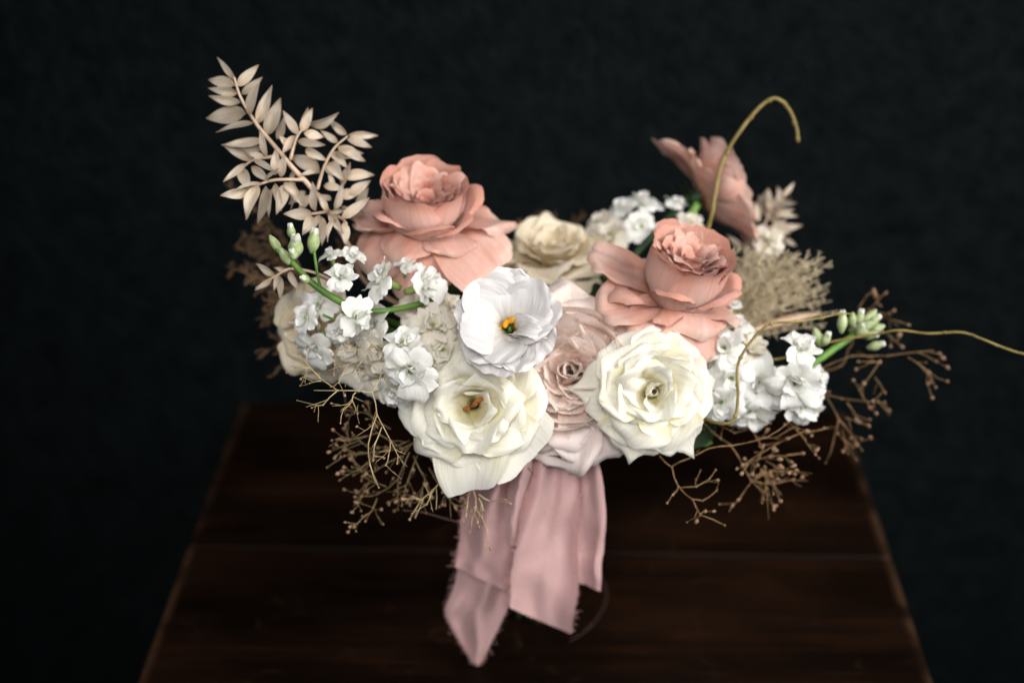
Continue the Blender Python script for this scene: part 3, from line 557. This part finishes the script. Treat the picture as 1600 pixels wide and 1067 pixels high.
for b_ in ((1316, 503, D1, (0, 1, .3), .018, .0042, .5), (1290, 530, D1-.005, (.2, .6, .6), .014, .0040, .6), (1277, 527, D1+.01, (-.3, .8, .4), .017, .0045, .0), (1368, 540, D1+.01, (.7, .2, .4), .014, .004, .3)): bud(s, *b_)
for f in ((1247, 548, D1-.02, (.25, .55, .7), .0165, 0, .2), (1240, 592, D1-.02, (-.1, -.5, .85), .0195, 1, 2), (1252, 628, D1-.005, (.35, -.6, .7), .0175, 2, 3), (1222, 610, D1-.01, (-.5, -.4, .7), .0160, 0, 5), (1270, 590, D1+.01, (.7, .0, .6), .0140, 2, 0)): floret(s, *f)
s = stock_root(1150, 570, D1-.02, 'white stock spray crowded against the tightly swirled white rose', [(1150, 490, D1), (1152, 540, D1), (1140, 600, D1+.01), (1110, 640, D1+.03)])
for f in ((1150, 512, D1-.005, (.2, .8, .5), .0130, 0, 0), (1132, 545, D1-.015, (-.2, .2, .9), .0175, 1, 1), (1168, 548, D1, (.4, .3, .8), .0165, 2, 3, 'stock_cream'), (1142, 590, D1-.015, (-.1, -.1, .9), .0180, 3, 2), (1180, 600, D1-.005, (.3, .1, .9), .0185, 0, 4), (1128, 625, D1-.01, (-.2, -.4, .9), .0165, 1, 5),
          (1175, 640, D1, (.0, -.7, .7), .0190, 2, 0), (1118, 575, D1+.01, (-.2, .3, .9), .015, 2, 2, 'stock_cream'), (1145, 482, D1+.005, (.1, .9, .3), .0085, 3, 0)): floret(s, *f)
D2 = 1.19
s = stock_root(990, 345, D2, 'small white stock spray behind the two pink roses near the dark wall', [(1010, 312, D2), (990, 345, D2), (975, 385, D2), (950, 430, D2)])
for f in ((1003, 324, D2, (.1, .8, .5), .0165, 0, 0), (972, 328, D2, (-.4, .7, .5), .0120, 1, 2), (1000, 356, D2-.01, (.3, .2, .8), .0150, 2, 1), (942, 352, D2, (-.5, .7, .4), .0140, 3, 0, 'stock_cream'), (955, 372, D2-.01, (-.3, .4, .8), .0180, 0, 3, 'stock_cream'), (1055, 322, D2, (.2, .8, .5), .0105, 1, 0), (1078, 352, D2-.01, (.2, .4, .8), .0120, 2, 0, 'stock_cream'), (1200, 378, D2, (.2, .4, .8), .0150, 0, 1, 'stock_cream')): floret(s, *f)
stalk(s, (1090, 318, D2-.005), (1060, 358, D2-.005), .0034)

# ------------------------------------------------------------------ bleached ruscus
LV = []
for v in range(4):
    R_ = random.Random(v+40); nu, nv = 7, 11; P = []; UVs = []
    bend = R_.uniform(.05, .16)*(1 if v % 2 else -1); tw = R_.uniform(-.3, .3); fold = R_.uniform(.25, .55)
    for j in range(nv):
        t = j/(nv-1); w = .205*(math.sin(math.pi*t**.80)**.85)*(1-.35*t) + .004
        for i in range(nu):
            u = -1+2*i/(nu-1); x = u*w; z = bend*4*t*(1-t)*.35 + abs(u)*w*fold + tw*u*w*t + .012*math.sin(7*t+u*3+v)
            P.append(Vector((x, t, z))); UVs.append((u*.5+.5, t))
    m = mesh('leaf', P, grid_faces(nu, nv), UVs); m.materials.append(M['ruscus']); LV.append(m)
CURL = random.Random(31)
def ruscus_leaf(root, base, tip, var, roll, wide=1.0):
    y = tip-base; L = y.length; y = y.normalized(); z = (-FWD - y*(-FWD).dot(y)).normalized(); x = y.cross(z)
    m = Matrix((x, y, z)).transposed().to_4x4() @ Matrix.Rotation(roll, 4, 'Y') @ Matrix.Diagonal((L*wide*.80, L, L*CURL.uniform(.4, 2.4), 1)); m.translation = base
    o = link('leaf', LV[var % 4], root); o.matrix_local = root.matrix_world.inverted() @ m
def zoom_a(x, y): return (320+x/3.557, 80+y/3.557)
RB = link('ruscus_branch', None); RB.location = at(*zoom_a(480, 640), 1.07); bpy.context.view_layer.update()
tag(RB, 'tall branch of bleached beige pointed leaves rising above the salmon rose', 'leaf branch')
RD = 1.07
def twig_part(root, pts, r0, r1, mat, name='twig', n=5):
    mb = MB(); mb.tube(catmull(pts, n), r0, r1, 6); return mb.build(name, mat, root, root.matrix_world.inverted())
main = [at(*zoom_a(x, y), RD+d) for x, y, d in ((163, 145, -.005), (200, 260, 0), (290, 410, 0), (390, 530, 0), (480, 640, 0), (600, 770, .005), (690, 900, .01), (800, 1080, .03))]
mb = MB(); mb.tube(catmull(main, 5)[:-1] + stem_path(main[-1], (main[-2]-main[-1]), .5), lambda k: .0007+.0012*min(1, k*3), 0, 7); mb.build('stem', M['ruscus_stem'], RB, RB.matrix_world.inverted())
R_ = random.Random(12)
TW = {'a': ([(385, 585), (270, 605), (215, 645)], -.012), 'b': ([(548, 715), (400, 715), (320, 735), (240, 770)], -.02), 'c': ([(475, 605), (510, 480), (560, 420), (585, 405)], .005), 'd': ([(625, 770), (665, 640), (720, 540), (795, 472)], .012), 'e': ([(690, 890), (610, 903), (560, 900)], -.02), 'f': ([(690, 890), (760, 930), (790, 960)], -.015)}
for q, (pp, dz) in TW.items():
    twig_part(RB, [at(*zoom_a(x, y), RD+dz*(k/(len(pp)-1))) for k, (x, y) in enumerate(pp)], .0013, .0007, M['ruscus_stem'])
LE = [(168,160,82,52,0), (180,195,283,93,0), (168,192,40,163,0), (182,235,40,210,0), (198,285,46,255,0), (205,240,305,158,.005), (250,360,298,185,-.005), (228,345,40,370,0), (270,400,90,445,-.005), (295,405,362,220,0), (340,470,410,290,.005), (330,500,130,520,.005), (400,490,445,375,.005), (345,590,310,450,-.015), (320, 540, 200, 535, .01),
      (270,605,118,532,-.012), (230,625,120,712,-.012), (275,600,370,660,-.015), (260,640,345,715,-.018), (200,650,240,760,-.01), (330, 590, 250, 570, -.005),
      (320,735,175,775,-.02), (250,780,110,800,-.02), (300,750,240,910,-.02), (340,750,300,930,-.02), (390,735,420,870,-.025), (440,730,510,800,-.02), (380,760,360,900,-.015), (450,740,405,885,-.02), (480, 720, 545, 850, -.01), (330, 720, 400, 660, -.02), (420, 700, 440, 590, -.012), (390, 690, 395, 560, -.012), (500, 730, 480, 860, -.01),
      (515,465,445,350,0), (535,450,590,335,.003), (580,410,722,353,.005), (550,455,645,475,0), (515,500,650,520,0), (560,545,665,600,.003), (500,470,440,560,-.005), (545,440,570,330,.005), (490, 540, 420, 480, 0), (430, 560, 500, 520, .004),
      (740,510,655,450,.01), (790,465,700,390,.012), (800,465,940,470,.012), (790,490,910,530,.01), (740,530,870,600,.008), (720,580,860,570,.008), (690,620,760,710,.006), (640,680,500,595,.006), (660,750,755,760,.005), (620,680,540,690,.002), (700, 560, 780, 640, .01), (665, 640, 730, 690, .005),
      (600,905,460,905,-.02), (615,890,600,750,-.025), (600,920,550,1010,-.02), (640,910,590,1000,-.02), (650,920,650,1060,-.02), (690,900,760,1000,-.018), (720,880,770,740,-.01), (700,890,790,885,-.015), (760,930,895,830,-.015), (770,950,780,1060,-.015), (740, 920, 690, 1040, -.018), (680, 890, 640, 800, -.01),
      (770,700,920,690,.012), (800,800,905,730,.012), (840,850,900,770,.014), (760,760,800,640,.014), (700,830,650,800,.005), (740, 800, 850, 790, .012), (720, 760, 690, 680, .01), (800, 880, 880, 900, .015), (760, 860, 850, 960, .015), (560, 780, 480, 840, .004), (580, 800, 530, 880, .004), (500, 660, 470, 750, .004), (820, 960, 900, 1010, .015)]
for i, (x0, y0, x1, y1, dz) in enumerate(LE):
    tip_dz = R_.uniform(-.012, .012)
    ruscus_leaf(RB, at(*zoom_a(x0, y0), RD+dz), at(*zoom_a(x0+(x1-x0)*1.17, y0+(y1-y0)*1.17), RD+dz+tip_dz), R_.randrange(4), R_.uniform(-1.0, 1.0), R_.uniform(.95, 1.45) * (1.12 if math.hypot(x1-x0, y1-y0) < 130 else 1.0))
def sprig(px, py, depth, label, twigs, leaves, wide=1.0, name='ruscus_sprig'):
    root = link(name, None); root.location = at(px, py, depth); bpy.context.view_layer.update(); tag(root, label, 'leaf branch')
    P = [at(*p) for p in twigs]; mb = MB(); mb.tube(catmull(P, 5)[:-1] + stem_path(P[-1], (P[-2]-P[-1]), .5), .0009, .0014, 6); mb.build('stem', M['ruscus_stem'], root, root.matrix_world.inverted())
    for x0, y0, x1, y1, d in leaves: ruscus_leaf(root, at(x0, y0, depth+d), at(x1, y1, depth+d+R_.uniform(-.008, .008)), R_.randrange(4), R_.uniform(-.6, .6), wide)
    return root
sprig(440, 435, 1.045, 'short bleached leaf sprig poking out below the green stock buds', [(400, 450, 1.045), (430, 432, 1.045), (460, 420, 1.05), (520, 440, 1.08), (560, 500, 1.10)],
      [(430, 431, 400, 412, 0), (436, 430, 428, 455, 0), (438, 432, 438, 470, -.003), (452, 424, 468, 455, 0), (450, 424, 428, 418, .003), (425, 436, 398, 454, 0), (470, 418, 450, 395, .004)])
R_ = random.Random(77); lv = []
for k in range(46):
    t = R_.random(); bx, by = 1168+52*t+R_.uniform(-14, 14), 395-85*t+R_.uniform(-10, 14); a = R_.uniform(-.5, 2.4); l = R_.uniform(22, 38)
    lv.append((bx, by, bx+l*math.cos(a), by-l*math.sin(a), R_.uniform(-.02, .02)))
lv += [(1205, 360, 1255, 352, 0), (1195, 325, 1225, 308, 0), (1190, 318, 1200, 295, 0), (1225, 372, 1245, 385, 0)]
sprig(1190, 360, 1.21, 'bleached spiky leaf sprig below the pink rose turned to the wall', [(1215, 310, 1.21), (1195, 350, 1.21), (1165, 410, 1.20), (1120, 480, 1.18)], lv, 1.0)

# ------------------------------------------------------------------ fine dried plumes
def plume(name, label, cat, start, arms, mat, rnd, depth, nlen=.010, n_side=26, needle_r=.00035, spread=1.0):
    root = link(name, None); root.location = at(*start, depth); bpy.context.view_layer.update(); tag(root, label, cat)
    R_ = random.Random(rnd); needles = MB(); inv = root.matrix_world.inverted()
    P0 = at(*start, depth); mb = MB(); mb.tube(stem_path(P0, (P0-BIND), .4), .0008, .0012, 6); mb.build('stem', mat, root, inv)
    for tx, ty, dd in arms:
        P1 = at(tx, ty, depth+dd); mid = P0.lerp(P1, .5) + UP*R_.uniform(.0, .012) + RIGHT*R_.uniform(-.008, .008)
        path = catmull([P0, mid, P1], 8); mb = MB(); mb.tube(path, .0007, .0003, 5); mb.build('frond', mat, root, inv)
        for k in range(n_side):
            t = .15+.85*k/n_side; q = path[min(len(path)-1, int(t*(len(path)-1)))]; ax = (P1-P0).normalized()
            side = Vector((R_.gauss(0, 1), R_.gauss(0, 1), R_.gauss(0, 1))).normalized(); dv = (side*.9*spread+ax*.6).normalized()
            Ls = nlen*R_.uniform(1.0, 2.4)*(1.15-.6*t); e = q+dv*Ls
            needles.tube([q, q.lerp(e, .5)+side*.0007, e], needle_r*1.3, needle_r, 3, False)
            for j in range(9):
                qq = q.lerp(e, .25+.75*j/9); d2 = Vector((R_.gauss(0, 1), R_.gauss(0, 1), R_.gauss(0, 1))).normalized(); d2 = (d2+dv*.7).normalized()
                needles.tube([qq, qq+d2*nlen*R_.uniform(.25, .5)], needle_r, needle_r*.5, 3, False)
    nd = needles.build('needles', mat, root, inv, False); nd['kind'] = 'stuff'
    return root
R_ = random.Random(5)
ARMS = [(1132+168*(k/59.0), 378+40*abs(k/59.0-.35)+(95*R_.random()**1.3)*(1-.25*k/59.0), R_.uniform(-.045, .015)) for k in range(60)] + [(1310, 486, .01), (1292, 505, .0), (1287, 412, .0), (1180, 388, .0), (1300, 470, .0)]
plume('fern_plume', 'fluffy bleached beige fern plume behind the salmon rose and white stock', 'dried fern', (1118, 545), ARMS, M['fern'], 3, 1.165, .0062, 26, .00030)
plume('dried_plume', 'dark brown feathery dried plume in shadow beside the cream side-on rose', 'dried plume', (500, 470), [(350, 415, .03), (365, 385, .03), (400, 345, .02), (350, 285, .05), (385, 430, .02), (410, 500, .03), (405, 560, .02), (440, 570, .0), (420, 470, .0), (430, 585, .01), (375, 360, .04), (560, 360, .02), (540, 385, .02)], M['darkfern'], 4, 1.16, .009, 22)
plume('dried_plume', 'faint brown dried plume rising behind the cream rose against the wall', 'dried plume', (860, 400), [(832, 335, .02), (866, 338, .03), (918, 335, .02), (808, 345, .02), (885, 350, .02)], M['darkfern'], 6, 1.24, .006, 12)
# broad preserved leaf
root = link('preserved_leaf', None); root.location = at(1190, 505, 1.15); bpy.context.view_layer.update(); tag(root, 'broad smooth tan preserved leaf under the fluffy fern plume', 'leaf')
inv = root.matrix_world.inverted(); P = []
for j in range(12):
    t = j/11
    for i in range(9):
        u = -1+i/4; w = 13*math.sin(math.pi*min(.97, .08+.9*t))**.6
        P.append(at(1165+118*t, 520-38*t+u*w*.75+8*t*t, 1.15+.012*u*u+.02*t))
mb = MB(); mb.sheet(P, 9, 12); mb.build('blade', M['ruscus_stem'], root, inv)
A_ = at(1168, 519, 1.1505); mb = MB(); mb.tube([at(1178, 517, 1.1495), A_] + stem_path(A_, A_-BIND, .4)[1:], .001, .0014, 6); mb.build('stalk', M['ruscus_stem'], root, inv)

# ------------------------------------------------------------------ dried baby's-breath twigs
def jitter(R_, a): return Vector((R_.uniform(-a, a), R_.uniform(-a, a), R_.uniform(-a, a)))
def dry_sprig(label, lines, mat, r, rnd, tips=True, seeds=.0016, zoom=None, depth=1.03, twigs=10, anchor=None, group='dried twig sprays edging the bouquet', extra=0):
    root = link('dried_twig_spray', None); f = zoom or (lambda x, y: (x, y)); x0, y0 = lines[0][0][:2]
    root.location = at(*f(x0, y0), depth); bpy.context.view_layer.update(); tag(root, label, 'dried twigs', group); inv = root.matrix_world.inverted(); R_ = random.Random(rnd)
    heads = MB(); fine = MB(); ends = []
    for li, ln in enumerate(lines):
        dz = 0 if li == 0 else R_.uniform(-.012, .012); n = len(ln)
        pts = [at(*f(p[0], p[1]), depth + (p[2] if len(p) > 2 else 0) + dz*k/(n-1)) for k, p in enumerate(ln)]
        pp = []
        for a_, b_ in zip(pts[:-1], pts[1:]):
            pp += [a_, a_.lerp(b_, .5)+jitter(R_, .0008)]
        pp.append(pts[-1])
        if li == 0: pp = stem_path(pts[0], (pts[0]-BIND).normalized() + Vector((0, 0, .5)), .3)[::-1][12:-1] + pp
        rr = r if li == 0 else r*.75
        mb = MB(); mb.tube(pp, rr*1.15, rr*.55, 6); mb.build('twig', mat, root, inv)
        for q in pts[1:]: fine.blob(q, rr*1.5, Vector((0, 0, 1)), 1, 0)
        ends.append((pts[-1], (pts[-1]-pts[-2]).normalized()))
        for k in range(twigs):
            seg = R_.randrange(max(1, n-1)) if n > 2 else 0; q = pts[seg].lerp(pts[seg+1], R_.uniform(.2, 1)); dv = (pts[seg+1]-pts[seg]).normalized()
            d2 = (dv*.8 + jitter(R_, .9)).normalized(); L = R_.uniform(.006, .018); e = q+d2*L
            fine.tube([q, q.lerp(e, .5)+jitter(R_, .0006), e], rr*.55, rr*.35, 4, False); ends.append((e, d2))
            if R_.random() < .6:
                e2 = q.lerp(e, .55)+(d2+jitter(R_, .8)).normalized()*L*.5; fine.tube([q.lerp(e, .55), e2], rr*.4, rr*.3, 4, False); ends.append((e2, d2))
    o = fine.build('twiglets', mat, root, inv); o['kind'] = 'stuff'
    for e, d in ends:
        if R_.random() < (.62 if tips else .3): heads.blob(e, seeds*R_.uniform(.45, 1.2), d, R_.uniform(.9, 1.7), R_.random()*6)
    if heads.v: h = heads.build('seed_heads', M['seed'], root, inv); h['kind'] = 'stuff'
    return root
zb = lambda x, y: (460+x/3.333, 520+y/3.333)
dry_sprig('fine straw coloured twig spray with forked branchlets hanging beside the rust-stamened rose', [
    [(460, 190, .01), (405, 310), (225, 300), (130, 235), (30, 120)], [(405, 310), (430, 425), (490, 540), (540, 640), (535, 680)], [(430, 425), (385, 580), (395, 690), (440, 805)], [(455, 490), (420, 580), (410, 660)], [(80, 183), (0, 180)], [(225, 300), (150, 375), (90, 390)], [(320, 310), (300, 355), (255, 400), (240, 470)], [(300, 350), (330, 420)], [(140, 250), (80, 262), (30, 275)], [(500, 560), (490, 640), (475, 690)]],
    M['twig'], .00055, 2, False, .0009, zb, 1.005, 3)
dry_sprig('fine straw coloured twiglets crossing in front of the white stock florets', [[(500, 130, .03), (405, 60), (370, 90), (250, 85), (190, 105)], [(405, 60), (380, 120), (280, 165), (130, 215)], [(280, 165), (230, 260)], [(350, 150), (305, 205)], [(380, 120), (420, 190)]], M['twig'], .0005, 3, False, .0009, zb, 1.015, 3)
dry_sprig('dense shade-darkened tangle of dried twigs with seed heads under the rust-stamened rose', [[(640, 560, -.01), (560, 600), (420, 620), (260, 640), (170, 700)], [(560, 600), (430, 520), (280, 560), (250, 540)], [(600, 620), (540, 760), (430, 840), (350, 850)], [(540, 760), (540, 920)], [(430, 860), (400, 930), (310, 1010)], [(620, 640), (680, 760), (660, 860)], [(600, 560), (480, 600), (340, 710)], [(500, 500), (380, 420), (250, 400)], [(480, 800), (390, 770), (330, 900)], [(700, 700), (760, 800), (840, 910)], [(640, 640), (580, 800), (560, 900)], [(420, 620), (340, 560), (180, 620)], [(560, 640), (420, 720), (250, 720)]],
    M['shadetwig'], .0006, 4, True, .0013, zb, 1.085, 9)
dry_sprig('pale forked dried twig hanging in front of the pink ribbon', [[(905, 760, .0), (935, 830), (945, 905), (975, 960), (1005, 1030)], [(945, 905), (925, 970), (915, 1035)], [(925, 800), (890, 890)], [(960, 860), (985, 925)], [(905, 850), (895, 950)], [(960, 840), (1030, 880)]], M['twig'], .0007, 5, True, .0011, zb, 1.05, 2)
dry_sprig('short dried twig crossing down from under the hanging square petal', [[(800, 730, .0), (720, 820), (660, 870), (600, 970)], [(660, 870), (610, 860)], [(720, 820), (690, 890)]], M['twig'], .0008, 6, True, .0012, zb, 1.05, 3)
zc = lambda x, y: (900+x/2.498, 640+y/2.498)
dry_sprig('angular brown twig reaching down over the table from under the swirled white rose', [[(290, 130, -.02), (330, 185), (375, 225), (400, 300), (455, 350), (485, 410), (580, 450)], [(405, 305), (470, 300), (520, 270), (545, 235)], [(470, 300), (468, 270)], [(455, 350), (495, 355), (550, 315)], [(400, 300), (378, 332)], [(485, 410), (470, 436)], [(485, 410), (505, 395)], [(375, 220), (440, 190), (520, 150), (610, 140), (740, 110), (830, 50)]], M['browntwig'], .0007, 7, True, .0013, zc, 1.07, 1)
dry_sprig('brown dried spray with a burst of round seed heads hanging over the table', [[(480, 30, -.02), (530, 85), (600, 135), (650, 215), (685, 280), (640, 345), (610, 375)], [(650, 210), (760, 180), (885, 170)], [(685, 280), (760, 240), (860, 240)], [(690, 275), (770, 290), (850, 270)], [(720, 230), (760, 280), (775, 300)], [(740, 200), (800, 240), (830, 245)], [(740, 220), (745, 350)], [(700, 260), (730, 240), (790, 270)], [(985, 70), (890, 85), (790, 130), (650, 215)], [(820, 40), (880, 100), (935, 175)], [(700, 110), (780, 110), (860, 60)], [(560, 60), (620, 90), (720, 60)], [(680, 60), (730, 150), (700, 220)]],
    M['browntwig'], .0007, 8, True, .0014, zc, 1.11, 6)
zd = lambda x, y: (1040+x/2.541, 420+y/2.541)
dry_sprig('brown dried spray with round seed heads hanging against the dark wall beyond the table', [[(560, 470, -.01), (610, 490), (700, 515), (790, 525), (870, 530)], [(640, 510), (690, 600), (665, 690), (635, 770)], [(720, 530), (760, 590), (810, 628)], [(690, 600), (740, 660), (780, 720)], [(700, 640), (725, 735)], [(790, 520), (770, 480), (850, 370)], [(830, 430), (870, 490)], [(790, 525), (810, 550)], [(680, 650), (745, 710)], [(840, 520), (875, 562)], [(715, 590), (770, 610)], [(850, 370), (765, 368)]], M['browntwig'], .0007, 9, True, .0015, zd, 1.15, 2)
dry_sprig('long brown dried twig with round seed heads pointing out past the green bud tip', [[(540, 440, -.02), (600, 405), (740, 345), (880, 345), (1060, 325)], [(960, 350), (1040, 410), (1118, 447)], [(1040, 410), (1072, 470)], [(1000, 330), (1075, 367)], [(1040, 326), (1088, 336)], [(1040, 400), (1035, 450)], [(1000, 375), (1045, 412)]], M['browntwig'], .00065, 10, True, .0015, zd, 1.15, 1)
dry_sprig('thin brown twigs arching above the green bud tip by the dark wall', [[(740, 300, .0), (770, 150), (800, 105), (820, 95)], [(780, 200), (840, 130), (875, 95)], [(800, 160), (890, 180)], [(860, 190), (965, 222)], [(880, 260), (940, 310)]], M['browntwig'], .00065, 11, True, .0018, zd, 1.17, 2)

# ------------------------------------------------------------------ curly willow
def willow(label, pts, r0, r1):
    P = [at(*p) for p in pts]; root = link('willow_twig', None); root.location = P[0]; bpy.context.view_layer.update(); tag(root, label, 'willow twig', 'curly willow twigs'); inv = root.matrix_world.inverted()
    c = catmull(P, 8); R_ = random.Random(len(pts)); base = stem_path(P[0], (P[1]-P[0]).normalized()*-1 if False else (P[0]-BIND).normalized(), .3)[::-1][6:-1]
    pp = base+c; nb = len(base)/len(pp)
    mb = MB(); mb.tube(pp, lambda k: r0+(r1-r0)*max(0, (k-nb)/(1-nb)), 0, 8); st = mb.build('stem', M['willow'], root, inv)
    for k in range(9, len(c)-1, 9):
        mb = MB(); mb.blob(c[k]+jitter(R_, .0006), r0*1.15, (c[k+1]-c[k]), 1.5, k); mb.build('node', M['willow'], root, inv)
willow('thick curly willow twig arching high above the pink rose by the wall', [(1098, 385, 1.14), (1112, 335, 1.13), (1128, 255, 1.13), (1160, 200, 1.13), (1190, 165, 1.135), (1212, 154, 1.14), (1232, 170, 1.145), (1244, 198, 1.15), (1247, 221, 1.15)], .0018, .0012)
willow('curly willow twig looping from the swirled white rose up across the white stock', [(1104, 655, 1.06), (1128, 662, 1.045), (1147, 655, 1.04), (1153, 620, 1.04), (1152, 575, 1.04), (1165, 545, 1.04), (1190, 515, 1.045), (1210, 505, 1.05), (1250, 502, 1.055), (1285, 496, 1.06), (1308, 491, 1.065), (1330, 490, 1.07)], .0013, .0007)
willow('thin curly willow twig trailing far out over the dark wall', [(1270, 540, 1.11), (1320, 530, 1.10), (1370, 522, 1.095), (1405, 516, 1.09), (1450, 521, 1.09), (1500, 519, 1.09), (1530, 528, 1.09), (1565, 542, 1.09), (1600, 553, 1.09), (1640, 556, 1.09)], .0010, .0009)

# ------------------------------------------------------------------ rose leaves filling between the flowers
def rose_leaf(px, py, depth, axis, L, spin, label):
    root = link('rose_leaf', None); root.matrix_world = frame(dirv(*axis), at(px, py, depth)) @ Matrix.Rotation(spin, 4, 'Z'); bpy.context.view_layer.update(); tag(root, label, 'leaf')
    mb = MB(); P = []
    for j in range(11):
        t = j/10; w = .34*math.sin(math.pi*min(.985, .02+t**.85))**.8
        for i in range(9):
            u = -1+i/4; P.append(Vector((u*w*(1+.06*math.sin(t*40)), t-.5, -.25*(t-.5)**2+abs(u)*w*.3))*L)
    mb.sheet(P, 9, 11); mb.build('blade', M['leaf'], root)
    b = root.matrix_world @ Vector((0, -.5*L, 0)); mb = MB(); mb.tube(stem_path(b, (b-BIND).normalized(), .3), .0010, .0014, 6); mb.build('stalk', M['green'], root, root.matrix_world.inverted())
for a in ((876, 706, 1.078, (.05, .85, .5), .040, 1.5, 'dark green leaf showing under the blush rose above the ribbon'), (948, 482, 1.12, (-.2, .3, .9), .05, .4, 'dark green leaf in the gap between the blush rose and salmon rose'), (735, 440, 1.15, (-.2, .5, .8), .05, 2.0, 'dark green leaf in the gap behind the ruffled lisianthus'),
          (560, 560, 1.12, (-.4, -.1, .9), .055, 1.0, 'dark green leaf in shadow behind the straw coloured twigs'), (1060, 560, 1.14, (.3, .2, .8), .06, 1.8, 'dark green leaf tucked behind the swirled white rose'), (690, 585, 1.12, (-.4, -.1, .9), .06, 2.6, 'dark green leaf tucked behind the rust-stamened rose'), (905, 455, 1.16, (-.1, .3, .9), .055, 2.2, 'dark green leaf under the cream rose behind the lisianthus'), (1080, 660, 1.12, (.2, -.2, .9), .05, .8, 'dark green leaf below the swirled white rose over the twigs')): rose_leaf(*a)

# ------------------------------------------------------------------ silk ribbon
RIB = link('silk_ribbon', None); RIB.location = BIND; bpy.context.view_layer.update(); inv = RIB.matrix_world.inverted()
tag(RIB, 'dusty pink silk ribbon with frayed edges hanging from the bouquet down to the table', 'ribbon')
mb = MB(); n = 40; prof = [(-.030, .0215), (-.022, .0235), (-.008, .0225), (.006, .0235), (.018, .0220), (.026, .0215)]
P = [Vector((BIND.x+(r+.0008*math.sin(5*i*2*math.pi/n+z*300))*math.cos(2*math.pi*i/n), (r+.0008*math.sin(4*i+z*200))*math.sin(2*math.pi*i/n), BIND.z+z)) for z, r in prof for i in range(n+1)]
mb.sheet(P, n+1, len(prof)); mb.build('band', M['ribbon'], RIB, inv)
R_ = random.Random(6)
def tail(left, right, y0, y1, folds, name='tail', fray=(0, 1), nu=29, nv=44, amp=.004, ph=0, endcut=None):
    Lp = catmull([Vector((x, y, 0)) for x, y in left], 12); Rp = catmull([Vector((x, y, 0)) for x, y in right], 12)
    mb = MB(); P = []
    def get(C, t):
        k = t*(len(C)-1); i = min(int(k), len(C)-2); return C[i].lerp(C[i+1], k-i)
    for j in range(nv):
        t = j/(nv-1); a, b = get(Lp, t), get(Rp, t)
        for i in range(nu):
            u = i/(nu-1); q = a.lerp(b, u); q = q + Vector((2.2*noise.noise(Vector((t*9+ph, u*1.5, 3))), 1.5*noise.noise(Vector((t*7, u*3+ph, 8))), 0))*min(1, t*6); y = y0+(y1-y0)*t
            am = amp*1.7*(1.15-.6*t); y += am*math.sin(folds*2*math.pi*(u+.10*math.sin(3*t+ph))+ph) + .5*am*math.sin(folds*4.6*math.pi*u+ph*2+2.5*t) + .004*noise.noise(Vector((u*2+ph, t*3, ph))) + .0022*noise.noise(Vector((u*5+ph+2*t, t*6, ph*2)))
            p = on_y(q.x, q.y, y); p.z = max(p.z, .0012); P.append(p)
    mb.sheet(P, nu, nv); o = mb.build(name, M['ribbon'], RIB, inv)
    fr = MB()
    for side in fray:
        for j in range(0, nv-1):
            for s in range(5):
                if R_.random() < .5: continue
                a = P[j*nu+(0 if side == 0 else nu-1)].lerp(P[(j+1)*nu+(0 if side == 0 else nu-1)], R_.random())
                d = RIGHT*(-1 if side == 0 else 1); e = a + d*min(.006, .0007+R_.expovariate(1/.0014)) + Vector((R_.uniform(-.001, .001), R_.uniform(-.002, .001), R_.uniform(-.0016, .0008)))
                e.z = max(e.z, .001); fr.tube([a-d*.0006, a.lerp(e, .6)+Vector((0, 0, .0003)), e], .00020, .00014, 3, False)
    f = fr.build('frayed_edge', M['thread'], o, None); f['kind'] = 'stuff'; f.data.transform(inv)
    return o
tail([(770, 700), (735, 760), (722, 820), (716, 890), (704, 930), (696, 960), (720, 1005), (743, 1043)], [(812, 705), (806, 780), (800, 860), (798, 915), (795, 945), (782, 975), (765, 1010), (745, 1044)], -.026, -.022, 1.0, ph=.6)
tail([(775, 700), (738, 750), (722, 800), (718, 850), (711, 886)], [(826, 702), (820, 780), (806, 850), (801, 900), (800, 928)], -.032, -.031, .9, ph=2.2, amp=.005)
tail([(890, 704), (892, 760), (896, 830), (900, 870), (902, 908)], [(932, 704), (945, 770), (946, 830), (941, 880), (938, 924)], -.026, -.026, .6, ph=1.2, amp=.003, fray=(0,))
tail([(838, 708), (826, 770), (812, 830), (800, 890), (797, 950)], [(902, 706), (906, 780), (902, 850), (903, 920), (892, 990)], -.040, -.041, .8, ph=4.4, amp=.0045)
tail([(796, 706), (795, 750), (790, 800), (796, 850)], [(842, 705), (832, 750), (820, 795), (808, 852)], -.043, -.038, .5, ph=3.4, amp=.006, fray=(0,), nv=24)
mb = MB(); P = [on_y(x, y, -.03-.002*math.sin(x)) for x, y in ((630, 797), (660, 800), (700, 811), (760, 826), (800, 833))]; mb.tube(catmull(P, 6), .00013, .00010, 4); mb.build('loose_thread', M['thread'], RIB, inv)
mb = MB(); P = [on_z(x, y, .0006) for x, y in ((938, 895), (948, 925), (940, 955), (915, 985), (890, 1000))]; mb.tube(catmull(P, 6), .00008, .00007, 4); mb.build('loose_thread', M['thread'], RIB, inv)
